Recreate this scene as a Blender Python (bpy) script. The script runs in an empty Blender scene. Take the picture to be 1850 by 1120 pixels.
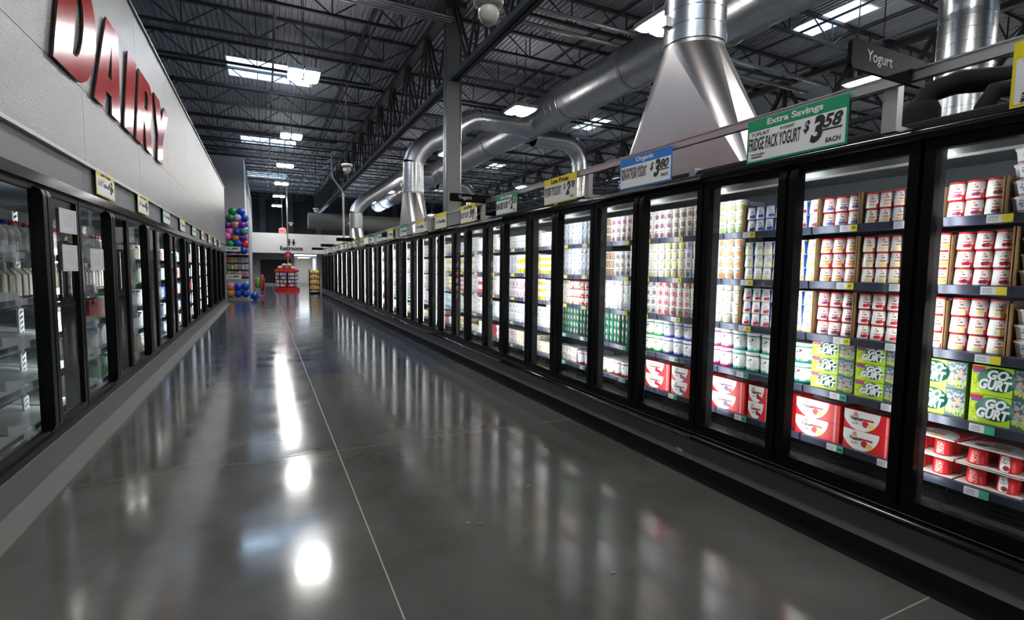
import bpy, math, random
from mathutils import Vector, Matrix
random.seed(7)
SC = bpy.context.scene
COL = SC.collection
PI = math.pi

# ------------------------------------------------------------------ camera
cam = bpy.data.cameras.new('camera'); cam.lens = 18.0; cam.sensor_width = 36.0; cam.clip_end = 300
camo = bpy.data.objects.new('camera', cam); COL.objects.link(camo)
_R = ((0.90086513, -0.43392589, 0.01226112), (-0.02303415, -0.0759878, -0.99684266), (0.43348753, 0.89773837, -0.07844987))
camo.matrix_world = Matrix(((_R[0][0], -_R[1][0], -_R[2][0], 0), (_R[0][1], -_R[1][1], -_R[2][1], 0),
                            (_R[0][2], -_R[1][2], -_R[2][2], 1.6), (0, 0, 0, 1)))
SC.camera = camo
# ------------------------------------------------------------------ world, exposure
W = bpy.data.worlds.new('sky'); SC.world = W; W.use_nodes = True
bg = W.node_tree.nodes['Background']; bg.inputs[0].default_value = (0.62, 0.8, 1.0, 1); bg.inputs[1].default_value = 9.0
SC.view_settings.view_transform = 'Standard'; SC.view_settings.look = 'None'
SC.view_settings.exposure = 0.15; SC.view_settings.gamma = 1.0; SC.view_settings.use_curve_mapping = False
SC.cycles.use_denoising = True
SC.cycles.max_bounces = 7; SC.cycles.diffuse_bounces = 3; SC.cycles.glossy_bounces = 4
SC.cycles.transparent_max_bounces = 10; SC.cycles.caustics_reflective = False; SC.cycles.caustics_refractive = False
SC.cycles.sample_clamp_indirect = 6.0
LAMP = 72.0      # high bay lamp panels
LED_R = 17.0     # case strips, aisle's stocked side
LED_L = 34.0     # cooler strips, dairy side

# ------------------------------------------------------------------ materials
MATS = {}
def mat(name, col, rough=0.5, metal=0.0, spec=0.5, emit=None, estr=0.0, noise=None, bump=None):
    if name in MATS: return MATS[name]
    m = bpy.data.materials.new(name); m.use_nodes = True
    nt = m.node_tree; b = nt.nodes['Principled BSDF']
    b.inputs['Base Color'].default_value = (*col, 1); b.inputs['Roughness'].default_value = rough
    b.inputs['Metallic'].default_value = metal; b.inputs['Specular IOR Level'].default_value = spec
    if emit: b.inputs['Emission Color'].default_value = (*emit, 1); b.inputs['Emission Strength'].default_value = estr
    if noise or bump:
        tc = nt.nodes.new('ShaderNodeTexCoord')
        n = nt.nodes.new('ShaderNodeTexNoise'); n.inputs['Scale'].default_value = (noise or bump)[0]; n.inputs['Detail'].default_value = 4
        nt.links.new(tc.outputs['Object'], n.inputs['Vector'])
        if noise:
            mx = nt.nodes.new('ShaderNodeMix'); mx.data_type = 'RGBA'
            mx.inputs[6].default_value = (*col, 1); mx.inputs[7].default_value = (*[c * noise[1] for c in col], 1)
            nt.links.new(n.outputs['Fac'], mx.inputs[0]); nt.links.new(mx.outputs[2], b.inputs['Base Color'])
        if bump:
            bp = nt.nodes.new('ShaderNodeBump'); bp.inputs['Strength'].default_value = bump[1]; bp.inputs['Distance'].default_value = bump[2]
            nt.links.new(n.outputs['Fac'], bp.inputs['Height']); nt.links.new(bp.outputs['Normal'], b.inputs['Normal'])
    MATS[name] = m; return m

def glass_mat(name, tint=(0.93, 0.95, 0.95), refl=1.0, rough=0.0):
    m = bpy.data.materials.new(name); m.use_nodes = True; nt = m.node_tree; nt.nodes.clear()
    o = nt.nodes.new('ShaderNodeOutputMaterial'); t = nt.nodes.new('ShaderNodeBsdfTransparent'); g = nt.nodes.new('ShaderNodeBsdfGlossy')
    f = nt.nodes.new('ShaderNodeFresnel'); f.inputs[0].default_value = 1.5; mx = nt.nodes.new('ShaderNodeMixShader')
    mu = nt.nodes.new('ShaderNodeMath'); mu.operation = 'MULTIPLY'; mu.inputs[1].default_value = refl
    t.inputs[0].default_value = (*tint, 1); g.inputs['Roughness'].default_value = rough
    gm = nt.nodes.new('ShaderNodeNewGeometry'); inv = nt.nodes.new('ShaderNodeMath'); inv.operation = 'SUBTRACT'; inv.inputs[0].default_value = 1.0
    m2 = nt.nodes.new('ShaderNodeMath'); m2.operation = 'MULTIPLY'     # reflect at the outer surface only; a thin pane has no total internal reflection
    nt.links.new(gm.outputs['Backfacing'], inv.inputs[1]); nt.links.new(f.outputs[0], mu.inputs[0]); nt.links.new(mu.outputs[0], m2.inputs[0])
    nt.links.new(inv.outputs[0], m2.inputs[1]); nt.links.new(m2.outputs[0], mx.inputs[0])
    nt.links.new(t.outputs[0], mx.inputs[1]); nt.links.new(g.outputs[0], mx.inputs[2]); nt.links.new(mx.outputs[0], o.inputs[0])
    MATS[name] = m; return m

def print_mat(name, base, shapes, rough=0.4):
    """flat print on a pack: base colour plus shapes in UV: (kind, u, v, hu, hv, colour)"""
    if name in MATS: return MATS[name]
    m = bpy.data.materials.new(name); m.use_nodes = True; nt = m.node_tree; b = nt.nodes['Principled BSDF']
    b.inputs['Roughness'].default_value = rough
    uv = nt.nodes.new('ShaderNodeUVMap'); sx = nt.nodes.new('ShaderNodeSeparateXYZ'); nt.links.new(uv.outputs[0], sx.inputs[0])
    def M(op, a, c=None):
        n = nt.nodes.new('ShaderNodeMath'); n.operation = op
        for i, v in ((0, a), (1, c)):
            if v is None: continue
            if isinstance(v, (int, float)): n.inputs[i].default_value = v
            else: nt.links.new(v, n.inputs[i])
        return n.outputs[0]
    cur = None
    for s in shapes:
        k, u, v, hu, hv, c = s[:6]
        du = M('DIVIDE', M('SUBTRACT', sx.outputs[0], u), hu); dv = M('DIVIDE', M('SUBTRACT', sx.outputs[1], v), hv)
        if k == 'e': f = M('LESS_THAN', M('ADD', M('MULTIPLY', du, du), M('MULTIPLY', dv, dv)), 1.0)
        else: f = M('LESS_THAN', M('MAXIMUM', M('ABSOLUTE', du), M('ABSOLUTE', dv)), 1.0)
        if k == 's' or k == 'b':   # scribble (lettering too small to read) / blotches
            mp = nt.nodes.new('ShaderNodeMapping'); nt.links.new(uv.outputs[0], mp.inputs[0])
            sc = s[6] if len(s) > 6 else ((40, 14) if k == 's' else (9, 9)); mp.inputs['Scale'].default_value = (sc[0], sc[1], 1)
            n = nt.nodes.new('ShaderNodeTexNoise'); n.inputs['Scale'].default_value = 1.0; n.inputs['Detail'].default_value = 1
            nt.links.new(mp.outputs[0], n.inputs['Vector']); f = M('MULTIPLY', f, M('GREATER_THAN', n.outputs['Fac'], 0.5))
        mx = nt.nodes.new('ShaderNodeMix'); mx.data_type = 'RGBA'; nt.links.new(f, mx.inputs[0])
        if cur is None: mx.inputs[6].default_value = (*base, 1)
        else: nt.links.new(cur, mx.inputs[6])
        mx.inputs[7].default_value = (*c, 1); cur = mx.outputs[2]
    if cur: nt.links.new(cur, b.inputs['Base Color'])
    else: b.inputs['Base Color'].default_value = (*base, 1)
    MATS[name] = m; return m

BLACK = mat('black powder coat', (0.004, 0.004, 0.0045), 0.34, spec=0.10)
GASKET = mat('black rubber', (0.012, 0.012, 0.013), 0.6)
BLACKG = mat('black gloss trim', (0.004, 0.004, 0.006), 0.14, spec=0.4)
KICKM = mat('matt black kick plate', (0.01, 0.01, 0.01), 0.7)
GREYP = mat('grey case paint', (0.20, 0.205, 0.225), 0.45)
GREYL = mat('pale grey base panel', (0.13, 0.133, 0.148), 0.45, spec=0.3)
INNER = mat('case liner', (0.22, 0.24, 0.26), 0.45)
SHELFM = mat('navy grey shelf', (0.05, 0.055, 0.085), 0.3, 0.3)
DECKM = mat('bare metal deck', (0.3, 0.3, 0.28), 0.25, 0.9)
WHITEM = mat('white enamel', (0.75, 0.76, 0.76), 0.4)
HONEY = mat('honeycomb grille', (0.5, 0.51, 0.5), 0.6, noise=(300, 0.6))
CHROME = mat('bright aluminium', (0.72, 0.73, 0.74), 0.2, 1.0)
RAILM = mat('brushed aluminium rail', (0.55, 0.55, 0.55), 0.35, 0.9)
GALV = mat('galvanised duct', (0.62, 0.64, 0.66), 0.27, 1.0, noise=(14, 0.85))
GALVD = mat('dull galvanised duct', (0.55, 0.56, 0.58), 0.36, 1.0, noise=(9, 0.85))
FABRIC = mat('olive grey painted duct', (0.12, 0.125, 0.11), 0.7)
STEEL = mat('dark joist primer', (0.035, 0.036, 0.042), 0.55)
GSTEEL = mat('dark girder primer', (0.045, 0.045, 0.045), 0.6)
COLM = mat('grey column paint', (0.22, 0.22, 0.21), 0.6)
DECK = mat('galvanised roof deck', (0.40, 0.42, 0.46), 0.6, 0.2, noise=(3, 0.8))
WALLW = mat('white wall paint', (0.7, 0.7, 0.68), 0.8)
WALLG = mat('grey wall paint', (0.2, 0.2, 0.215), 0.8)
WALLB = mat('black wall paint', (0.008, 0.008, 0.009), 0.9)
FASC = mat('embossed silver fascia', (0.31, 0.315, 0.325), 0.30, 0.85, bump=(80, 0.8, 0.01))
FASC2 = mat('grey fascia band', (0.2, 0.21, 0.22), 0.5, 0.2, bump=(95, 0.2, 0.003))
SEAM = mat('fascia seam', (0.16, 0.16, 0.17), 0.5, 0.5)
REDL = mat('red gloss letter', (0.42, 0.012, 0.014), 0.2, spec=0.3)
REDE = mat('dark letter edge', (0.03, 0.005, 0.005), 0.5)
PAPER = mat('white paper', (0.7, 0.7, 0.72), 0.8)
INK = mat('black ink', (0.01, 0.01, 0.01), 0.6)
WHITEP = mat('white sign card', (0.85, 0.85, 0.85), 0.45)
YEL = mat('sign yellow', (0.80, 0.66, 0.015), 0.45)
GRN = mat('sign green', (0.005, 0.28, 0.12), 0.45)
BLU = mat('sign blue', (0.01, 0.19, 0.62), 0.45)
LETW = mat('white lettering', (0.8, 0.8, 0.8), 0.5)
CARD = mat('brown cardboard', (0.34, 0.19, 0.085), 0.8, noise=(40, 0.8))
PIPEI = mat('black pipe insulation', (0.009, 0.009, 0.01), 0.8, spec=.2)
DOME = mat('white dome camera plastic', (0.55, 0.54, 0.52), 0.35)
TAGW = print_mat('white price tag', (0.68, 0.68, 0.7), [('s', 0.4, 0.5, 0.33, 0.35, (0.25, 0.25, 0.27), (60, 5))])
LAMPM = mat('lamp lens', (1, 1, 1), 0.5, emit=(1.0, 0.98, 0.94), estr=LAMP)
UPM = mat('added lamp uplight', (1, 1, 1), 0.5, emit=(1.0, 0.98, 0.94), estr=LAMP * .22)  # glow added on the lamp tops to brighten the roof deck
LEDR = mat('led strip bright', (1, 1, 1), 0.5, emit=(0.95, 0.98, 1.0), estr=LED_R)
LEDL = mat('led strip cooler', (1, 1, 1), 0.5, emit=(0.93, 0.98, 1.0), estr=LED_L)
EXITM = mat('exit sign face', (0.8, 0.25, 0.25), 0.5, emit=(1, 0.3, 0.3), estr=0.6)
REDP = mat('red plastic', (0.5, 0.01, 0.012), 0.4)
GLASS = glass_mat('case door glass', (0.95, 0.965, 0.965), 0.9)
GLASSL = glass_mat('cooler door glass', (0.88, 0.91, 0.92), 1.0)
SKYG = glass_mat('skylight acrylic', (0.9, 0.93, 0.97), 1.0)

def floor_mat(name, c1, c2):
    m = bpy.data.materials.new(name); m.use_nodes = True; nt = m.node_tree; b = nt.nodes['Principled BSDF']
    tc = nt.nodes.new('ShaderNodeTexCoord')
    gp = nt.nodes.new('ShaderNodeNewGeometry')
    n = nt.nodes.new('ShaderNodeTexNoise'); n.inputs['Scale'].default_value = 0.9; n.inputs['Detail'].default_value = 7; n.inputs['Roughness'].default_value = 0.62
    n2 = nt.nodes.new('ShaderNodeTexNoise'); n2.inputs['Scale'].default_value = 2.6; n2.inputs['Detail'].default_value = 8
    nt.links.new(gp.outputs['Position'], n.inputs['Vector']); nt.links.new(gp.outputs['Position'], n2.inputs['Vector'])
    r = nt.nodes.new('ShaderNodeValToRGB'); r.color_ramp.elements[0].position = 0.3; r.color_ramp.elements[1].position = 0.72
    r.color_ramp.elements[0].color = (*c1, 1); r.color_ramp.elements[1].color = (*c2, 1)
    nt.links.new(n.outputs['Fac'], r.inputs['Fac']); nt.links.new(r.outputs['Color'], b.inputs['Base Color'])
    mr = nt.nodes.new('ShaderNodeMapRange'); mr.inputs['From Min'].default_value = 0.3; mr.inputs['From Max'].default_value = 0.7
    mr.inputs['To Min'].default_value = 0.085; mr.inputs['To Max'].default_value = 0.17
    nt.links.new(n2.outputs['Fac'], mr.inputs['Value']); nt.links.new(mr.outputs['Result'], b.inputs['Roughness'])
    b.inputs['Specular IOR Level'].default_value = 0.6
    n3 = nt.nodes.new('ShaderNodeTexNoise'); n3.inputs['Scale'].default_value = 16; nt.links.new(gp.outputs['Position'], n3.inputs['Vector'])
    bp = nt.nodes.new('ShaderNodeBump'); bp.inputs['Strength'].default_value = 0.05; bp.inputs['Distance'].default_value = 0.004
    nt.links.new(n3.outputs['Fac'], bp.inputs['Height']); nt.links.new(bp.outputs['Normal'], b.inputs['Normal'])
    MATS[name] = m; return m
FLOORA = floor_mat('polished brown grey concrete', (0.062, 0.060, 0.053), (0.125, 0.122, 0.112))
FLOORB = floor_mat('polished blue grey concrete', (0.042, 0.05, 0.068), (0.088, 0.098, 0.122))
JOINTM = mat('pale joint filler', (0.30, 0.29, 0.25), 0.5)
GROUT = mat('pale grout strip', (0.17, 0.165, 0.15), 0.6, noise=(5, 0.7))

# ------------------------------------------------------------------ mesh helpers
class MB:
    def __init__(s): s.v = []; s.f = []; s.m = []; s.uv = {}; s.sm = []
    def add(s, vs, fs, mi=0, smooth=False):
        b = len(s.v); s.v += [tuple(p) for p in vs]
        for f in fs: s.f.append(tuple(i + b for i in f)); s.m.append(mi); s.sm.append(smooth)
        return s
    def box(s, x0, x1, y0, y1, z0, z1, mi=0):
        return s.add([(x0, y0, z0), (x1, y0, z0), (x1, y1, z0), (x0, y1, z0), (x0, y0, z1), (x1, y0, z1), (x1, y1, z1), (x0, y1, z1)],
                     [(0, 3, 2, 1), (4, 5, 6, 7), (0, 1, 5, 4), (1, 2, 6, 5), (2, 3, 7, 6), (3, 0, 4, 7)], mi)
    def bar(s, a, b, w, d=None, mi=0, up=(0, 0, 1)):
        a = Vector(a); b = Vector(b); t = (b - a).normalized(); u = Vector(up)
        if abs(t.dot(u)) > 0.98: u = Vector((1, 0, 0))
        n = t.cross(u).normalized() * w / 2; k = n.cross(t).normalized() * (d or w) / 2
        return s.add([a - n - k, a + n - k, a + n + k, a - n + k, b - n - k, b + n - k, b + n + k, b - n + k],
                     [(0, 1, 2, 3), (7, 6, 5, 4), (4, 5, 1, 0), (5, 6, 2, 1), (6, 7, 3, 2), (7, 4, 0, 3)], mi)
    def prism_y(s, prof, y0, y1, mi=0, smooth=False):
        n = len(prof); vs = [(x, y0, z) for x, z in prof] + [(x, y1, z) for x, z in prof]
        fs = [(i, (i + 1) % n, n + (i + 1) % n, n + i) for i in range(n)]
        s.add(vs, fs, mi, smooth); b = len(s.v) - 2 * n
        s.f.append(tuple(range(b, b + n))); s.m.append(mi); s.sm.append(False)
        s.f.append(tuple(range(b + 2 * n - 1, b + n - 1, -1))); s.m.append(mi); s.sm.append(False)
        return s
    def lathe(s, prof, c=(0, 0, 0), seg=16, mi=0, axis='z', smooth=True, cap=True, power=None, uvm=False):
        """prof = [(r, h)]; rings about the axis through c"""
        b = len(s.v); n = len(prof)
        for r, h in prof:
            for k in range(seg):
                a = 2 * PI * k / seg + (PI if uvm else 0)
                x, y = math.cos(a), math.sin(a)
                if power: d = (abs(x) ** power + abs(y) ** power) ** (1 / power); x /= d; y /= d
                x *= r; y *= r
                p = (x, y, h) if axis == 'z' else ((h, x, y) if axis == 'x' else (x, h, y))
                s.v.append((p[0] + c[0], p[1] + c[1], p[2] + c[2]))
        h0, h1 = prof[0][1], prof[-1][1]; dh = (h1 - h0) or 1
        for i in range(n - 1):
            for k in range(seg):
                k2 = (k + 1) % seg
                s.f.append((b + i * seg + k, b + i * seg + k2, b + (i + 1) * seg + k2, b + (i + 1) * seg + k)); s.m.append(mi); s.sm.append(smooth)
                if uvm:
                    u0 = ((k / seg + 0.5) % 1.0); u1 = u0 + 1 / seg
                    va, vb = (prof[i][1] - h0) / dh, (prof[i + 1][1] - h0) / dh
                    s.uv[len(s.f) - 1] = [(u0, va), (u1, va), (u1, vb), (u0, vb)]
        if cap:
            s.f.append(tuple(b + k for k in range(seg))[::-1]); s.m.append(mi); s.sm.append(False)
            s.f.append(tuple(b + (n - 1) * seg + k for k in range(seg))); s.m.append(mi); s.sm.append(False)
        return s
    def sweep(s, pts, r, seg=20, mi=0, closed_ends=False):
        """round tube along points, r scalar or list"""
        P = [Vector(p) for p in pts]; b = len(s.v); prev = None
        for i, p in enumerate(P):
            t = (P[min(i + 1, len(P) - 1)] - P[max(i - 1, 0)]).normalized()
            if prev is None: u = Vector((0, 1, 0)) if abs(t.y) < 0.9 else Vector((1, 0, 0))
            else: u = prev
            u = (u - t * u.dot(t)).normalized(); prev = u; w = t.cross(u)
            rr = r[i] if isinstance(r, (list, tuple)) else r
            for k in range(seg):
                a = 2 * PI * k / seg; q = p + u * math.cos(a) * rr + w * math.sin(a) * rr; s.v.append(tuple(q))
        for i in range(len(P) - 1):
            for k in range(seg):
                k2 = (k + 1) % seg
                s.f.append((b + i * seg + k, b + i * seg + k2, b + (i + 1) * seg + k2, b + (i + 1) * seg + k)); s.m.append(mi); s.sm.append(True)
        if closed_ends:
            s.f.append(tuple(b + k for k in range(seg))[::-1]); s.m.append(mi); s.sm.append(False)
            s.f.append(tuple(b + (len(P) - 1) * seg + k for k in range(seg))); s.m.append(mi); s.sm.append(False)
        return s
    def boxuv(s, x0, x1, y0, y1, z0, z1, mi=0, mif=None, face='x-'):
        """box whose aisle face carries a 0..1 print (u runs as read by the viewer)"""
        s.box(x0, x1, y0, y1, z0, z1, mi); i = len(s.f) - 6
        # faces: 0 bottom 1 top 2 y- 3 x+ 4 y+ 5 x-
        uvs = {5: [(0, 0), (1, 0), (1, 0), (0, 0)]}
        if face == 'x-':
            s.uv[i + 5] = [(0, 0), (1, 0), (1, 1), (0, 1)]           # verts 3,0,4,7 : far bottom, near bottom, near top, far top
            s.uv[i + 1] = [(1, 0), (1, 1), (0, 1), (0, 0)]           # 4,5,6,7
            s.uv[i + 2] = [(0, 0), (1, 0), (1, 1), (0, 1)]
            fm = i + 5
        else:
            s.uv[i + 3] = [(0, 0), (1, 0), (1, 1), (0, 1)]           # 1,2,6,5 near bottom.. seen from +x: near is the reader's left
            fm = i + 3
        if mif is not None: s.m[fm] = mif
        return s
    def data(s, name, mats, off=(0, 0, 0)):
        me = bpy.data.meshes.new(name)
        me.from_pydata([(x - off[0], y - off[1], z - off[2]) for x, y, z in s.v], [], s.f)
        for m in mats: me.materials.append(m)
        me.polygons.foreach_set('material_index', s.m); me.polygons.foreach_set('use_smooth', s.sm)
        if s.uv:
            l = me.uv_layers.new(name='UVMap')
            for fi, co in s.uv.items():
                p = me.polygons[fi]
                for li, c in zip(p.loop_indices, co): l.data[li].uv = c
        me.update(); return me
    def build(s, name, mats, parent=None, origin=None):
        if not isinstance(mats, (list, tuple)): mats = [mats]
        if origin is None:
            xs = [p[0] for p in s.v]; ys = [p[1] for p in s.v]; zs = [p[2] for p in s.v]
            origin = ((min(xs) + max(xs)) / 2, (min(ys) + max(ys)) / 2, min(zs))
        return put(name, s.data(name, mats, origin), origin, parent)

def led_wedge(x0, x1, z0, z1, sgn=1):
    """lamp bar on the back of a mullion: two lit faces angled into the case, dark body"""
    m = MB()
    for s in (-1, 1):
        pts = [(x0, s * .012), (x0, s * .045), (x1, s * .012)]
        if s * sgn < 0: pts = pts[::-1]
        vs = [(x, y, z0) for x, y in pts] + [(x, y, z1) for x, y in pts]
        b = len(m.f); m.add(vs, [(0, 1, 4, 3), (1, 2, 5, 4), (2, 0, 3, 5)], 0)
        for i in range(b, b + 3):
            ids = [m.v[k] for k in m.f[i]]; xs = {round(p[0], 5) for p in ids}; ys = {round(p[1], 5) for p in ids}
            if len(xs) > 1 and len(ys) > 1: m.m[i] = 1
    return m
WL = {}
def wloc(o):
    p = Vector((0, 0, 0))
    while o is not None: p += o.location; o = o.parent
    return p
def put(name, data, loc, parent=None, rot=None):
    o = bpy.data.objects.new(name, data); COL.objects.link(o)
    if parent is not None: o.parent = parent; o.location = Vector(loc) - wloc(parent)
    else: o.location = loc
    if rot: o.rotation_euler = rot
    return o
def putl(name, data, loc, parent, rot=None):       # local placement under a (possibly rotated) parent
    o = bpy.data.objects.new(name, data); COL.objects.link(o); o.parent = parent; o.location = loc
    if rot: o.rotation_euler = rot
    return o
def tag(o, label, cat, group=None, kind=None):
    o['label'] = label; o['category'] = cat
    if group: o['group'] = group
    if kind: o['kind'] = kind
    return o
def thing(name, label, cat, loc=(0, 0, 0), group=None, kind=None, rot=None):
    return tag(put(name, None, loc, None, rot), label, cat, group, kind)

_TX = {}
def text_mesh(s, w, h, m, bold=0.0, shear=0.0, ext=0.0012):
    key = (s, round(w, 4), round(h, 4), m.name, bold, shear)
    if key in _TX: return _TX[key]
    cu = bpy.data.curves.new('lettering', 'FONT'); cu.body = s; cu.size = 1.0; cu.offset = bold; cu.shear = shear; cu.resolution_u = 3
    cu.extrude = 0.5; ob = bpy.data.objects.new('lettering', cu); COL.objects.link(ob)
    dg = bpy.context.evaluated_depsgraph_get(); me = bpy.data.meshes.new_from_object(ob.evaluated_get(dg))
    bpy.data.objects.remove(ob); bpy.data.curves.remove(cu)
    xs = [v.co.x for v in me.vertices]; ys = [v.co.y for v in me.vertices]
    x0, x1, y0, y1 = min(xs), max(xs), min(ys), max(ys)
    for v in me.vertices:
        v.co = ((v.co.x - (x0 + x1) / 2) / (x1 - x0) * w, (v.co.y - (y0 + y1) / 2) / (y1 - y0) * h, (v.co.z + 0.5) * ext)
    me.materials.clear(); me.materials.append(m); me.name = 'lettering'; _TX[key] = me; return me
FACE_L = (PI / 2, 0, -PI / 2)   # sign face looks towards -x (stock side of the aisle)
FACE_R = (PI / 2, 0, PI / 2)    # looks towards +x
FACE_C = (PI / 2, 0, 0)         # looks towards -y

# ================================================================== FLOOR
floor = MB().box(-9, 30, -7, 57, -0.2, -0.002).build('floor', JOINTM)
tag(floor, 'polished grey concrete floor slab with pale saw-cut joints', 'floor', kind='structure')
xj = [-9, -4.0, 0.54, 5.1, 9.7, 14.3, 30]; yj = [-7, -2.05, 1.28, 4.61, 8.08, 11.55, 15.0, 18.5, 22, 25.5, 29, 33, 38, 57]
for i in range(len(xj) - 1):
    for j in range(len(yj) - 1):
        g = 0.004
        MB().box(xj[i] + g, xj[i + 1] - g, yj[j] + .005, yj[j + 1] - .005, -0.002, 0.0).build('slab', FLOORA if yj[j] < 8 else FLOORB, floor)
MB().box(-1.51, -1.335, -6, 25.4, 0.0, 0.0015).build('grout_strip', GROUT, floor)

# ================================================================== CEILING
ceil = thing('ceiling', 'ribbed metal roof deck on dark open-web joists', 'ceiling', (0, 20, 8.2), kind='structure')
SKY = [(x0, x0 + dx, y0, y0 + 1.8) for x0, dx in ((-0.95, 2.64), (13.13, .88), (22.81, 1.76)) for y0 in (-2.9, 8.1, 19.1, 30.1, 41.1)]
def deck_sheet(y0, y1):
    m = MB(); n = 6; w = 0.88 / n
    for k in range(n):
        x = k * w; pr = [(x, 0), (x + 0.045, 0), (x + 0.06, 0.05), (x + w - 0.015, 0.05), (x + w, 0)]
        for a, b in zip(pr[:-1], pr[1:]):
            m.add([(a[0], y0, a[1]), (b[0], y0, b[1]), (b[0], y1, b[1]), (a[0], y1, a[1])], [(0, 1, 2, 3)])
    return m.data('deck_sheet', [DECK], (0, y0, 0))
ysegs = [-7, -2.9, -1.1, 8.1, 9.9, 19.1, 20.9, 30.1, 31.9, 41.1, 42.9, 53]
_dk = {}
for a, b in zip(ysegs[:-1], ysegs[1:]):
    L = round(b - a, 3)
    if L not in _dk: _dk[L] = deck_sheet(0, L)
    x = -0.95 - 8 * 0.88
    while x < 29.5:
        if not any(s[0] - 0.01 <= x < s[1] - 0.01 and s[2] - 0.01 <= a < s[3] - 0.01 for s in SKY):
            put('deck_sheet', _dk[L], (x, a, 8.25), ceil)
        x += 0.88
for i, s in enumerate(SKY):
    m = MB()
    for (x0, x1, y0, y1) in ((s[0] - .05, s[0], s[2], s[3]), (s[1], s[1] + .05, s[2], s[3]), (s[0] - .05, s[1] + .05, s[2] - .05, s[2]), (s[0] - .05, s[1] + .05, s[3], s[3] + .05)):
        m.box(x0, x1, y0, y1, 8.24, 8.62)
    o = m.build('window_%d' % (i + 1), WALLW)
    row = ('over the aisle', 'beyond the long round duct', 'at the far side of the hall')[i // 5]
    pos = ('behind the viewpoint', 'first in its line', 'second in its line', 'third in its line', 'last in its line')[i % 5]
    tag(o, 'rectangular skylight %s, %s' % (row, pos), 'skylight', 'roof skylights', 'structure')
    MB().box(s[0], s[1], s[2], s[3], 8.56, 8.575).build('pane', SKYG, o)
# joists
BAYS = ((-7.73, 4.27), (4.27, 16.27), (16.27, 28.3))
def joist_parts(x0, x1):
    tc = MB().box(x0, x1, -.05, .05, 8.17, 8.24); bc = MB().box(x0 + 1.0, x1 - 1.0, -.045, .045, 7.58, 7.645)
    webs = []; n = 6; p = (x1 - x0 - 2.0) / n
    for k in range(n + 1):
        xb = x0 + 1.0 + k * p
        webs.append(((xb, 0, 7.62), (xb, 0, 8.18)))
        if k < n:
            xm = xb + p / 2
            webs.append(((xb + .05, 0, 7.64), (xm - .03, 0, 8.18))); webs.append(((xm + .03, 0, 8.18), (xb + p - .05, 0, 7.64)))
    webs.append(((x0 + 1.0, 0, 7.63), (x0 + .1, 0, 8.18))); webs.append(((x1 - 1.0, 0, 7.63), (x1 - .1, 0, 8.18)))
    return tc, bc, webs
_web = {}
def web_data(L):
    L = round(L, 3)
    if L not in _web: _web[L] = MB().box(-.014, .014, -.014, .014, -L / 2, L / 2).data('web_bar', [STEEL])
    return _web[L]
def put_web(a, b, parent):
    a = Vector(a); b = Vector(b); d = b - a
    o = put('web_bar', web_data(d.length), (a + b) / 2, parent); o.rotation_euler = d.to_track_quat('Z', 'Y').to_euler(); return o
JY = [-6.4 + 2.2 * k for k in range(27)]
for bi, (x0, x1) in enumerate(BAYS):
    tc, bc, webs = joist_parts(x0, x1)
    tcd = tc.data('joist', [STEEL], (x0, 0, 8.17)); bcd = bc.data('bottom_chord', [STEEL], (x0, 0, 8.17))
    wj = MB()
    for a, b in webs: wj.bar(a, b, .028)
    wjd = wj.data('web_bars', [STEEL], (x0, 0, 8.17))
    for y in JY:
        j = put('joist', tcd, (x0, y, 8.17), ceil); putl('bottom_chord', bcd, (0, 0, 0), j)
        if (bi == 0 and 9 < y < 23) or (bi == 1 and 4 < y < 17):
            for a, b in webs: put_web((a[0], y, a[2]), (b[0], y, b[2]), j)
        else: putl('web_bars', wjd, (0, 0, 0), j)
    for xx, z in ((x0 + 4.1, 7.66), (x0 + 8.1, 7.66), (x0 + 10.4, 7.68), (x0 + 4.1, 8.15), (x0 + 10.4, 8.15)):
        MB().box(xx - .03, xx + .03, -6.5, 51, z, z + .035).build('bridging_angle', STEEL, ceil)
for gi, gx in enumerate((4.27, 16.27, 28.3, -7.73)):
    g = MB().box(gx - .11, gx + .11, -6.8, 51.5, 8.0, 8.15).build('girder', GSTEEL, ceil)
    MB().box(gx - .12, gx - .02, -6.8, 51.5, 6.16, 6.28).box(gx + .02, gx + .12, -6.8, 51.5, 6.16, 6.28).build('bottom_chord', GSTEEL, g)
    rest = MB(); y = -6.4
    while y < 50:
        for a, b in (((gx, y, 6.25), (gx, y + 1.1, 8.05)), ((gx, y + 1.1, 8.05), (gx, y + 2.2, 6.25)), ((gx, y + 1.1, 6.25), (gx, y + 1.1, 8.05))):
            for dx in (-.06, .06):
                p, q = (a[0] + dx, a[1], a[2]), (b[0] + dx, b[1], b[2])
                if gi == 0 and 10 < y < 24:
                    MB().bar(p, q, .055).build('web_bar', GSTEEL, g)
                else: rest.bar(p, q, .055)
        y += 2.2
    w = rest.build('web_bars', GSTEEL, g); w['kind'] = 'stuff'

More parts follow.
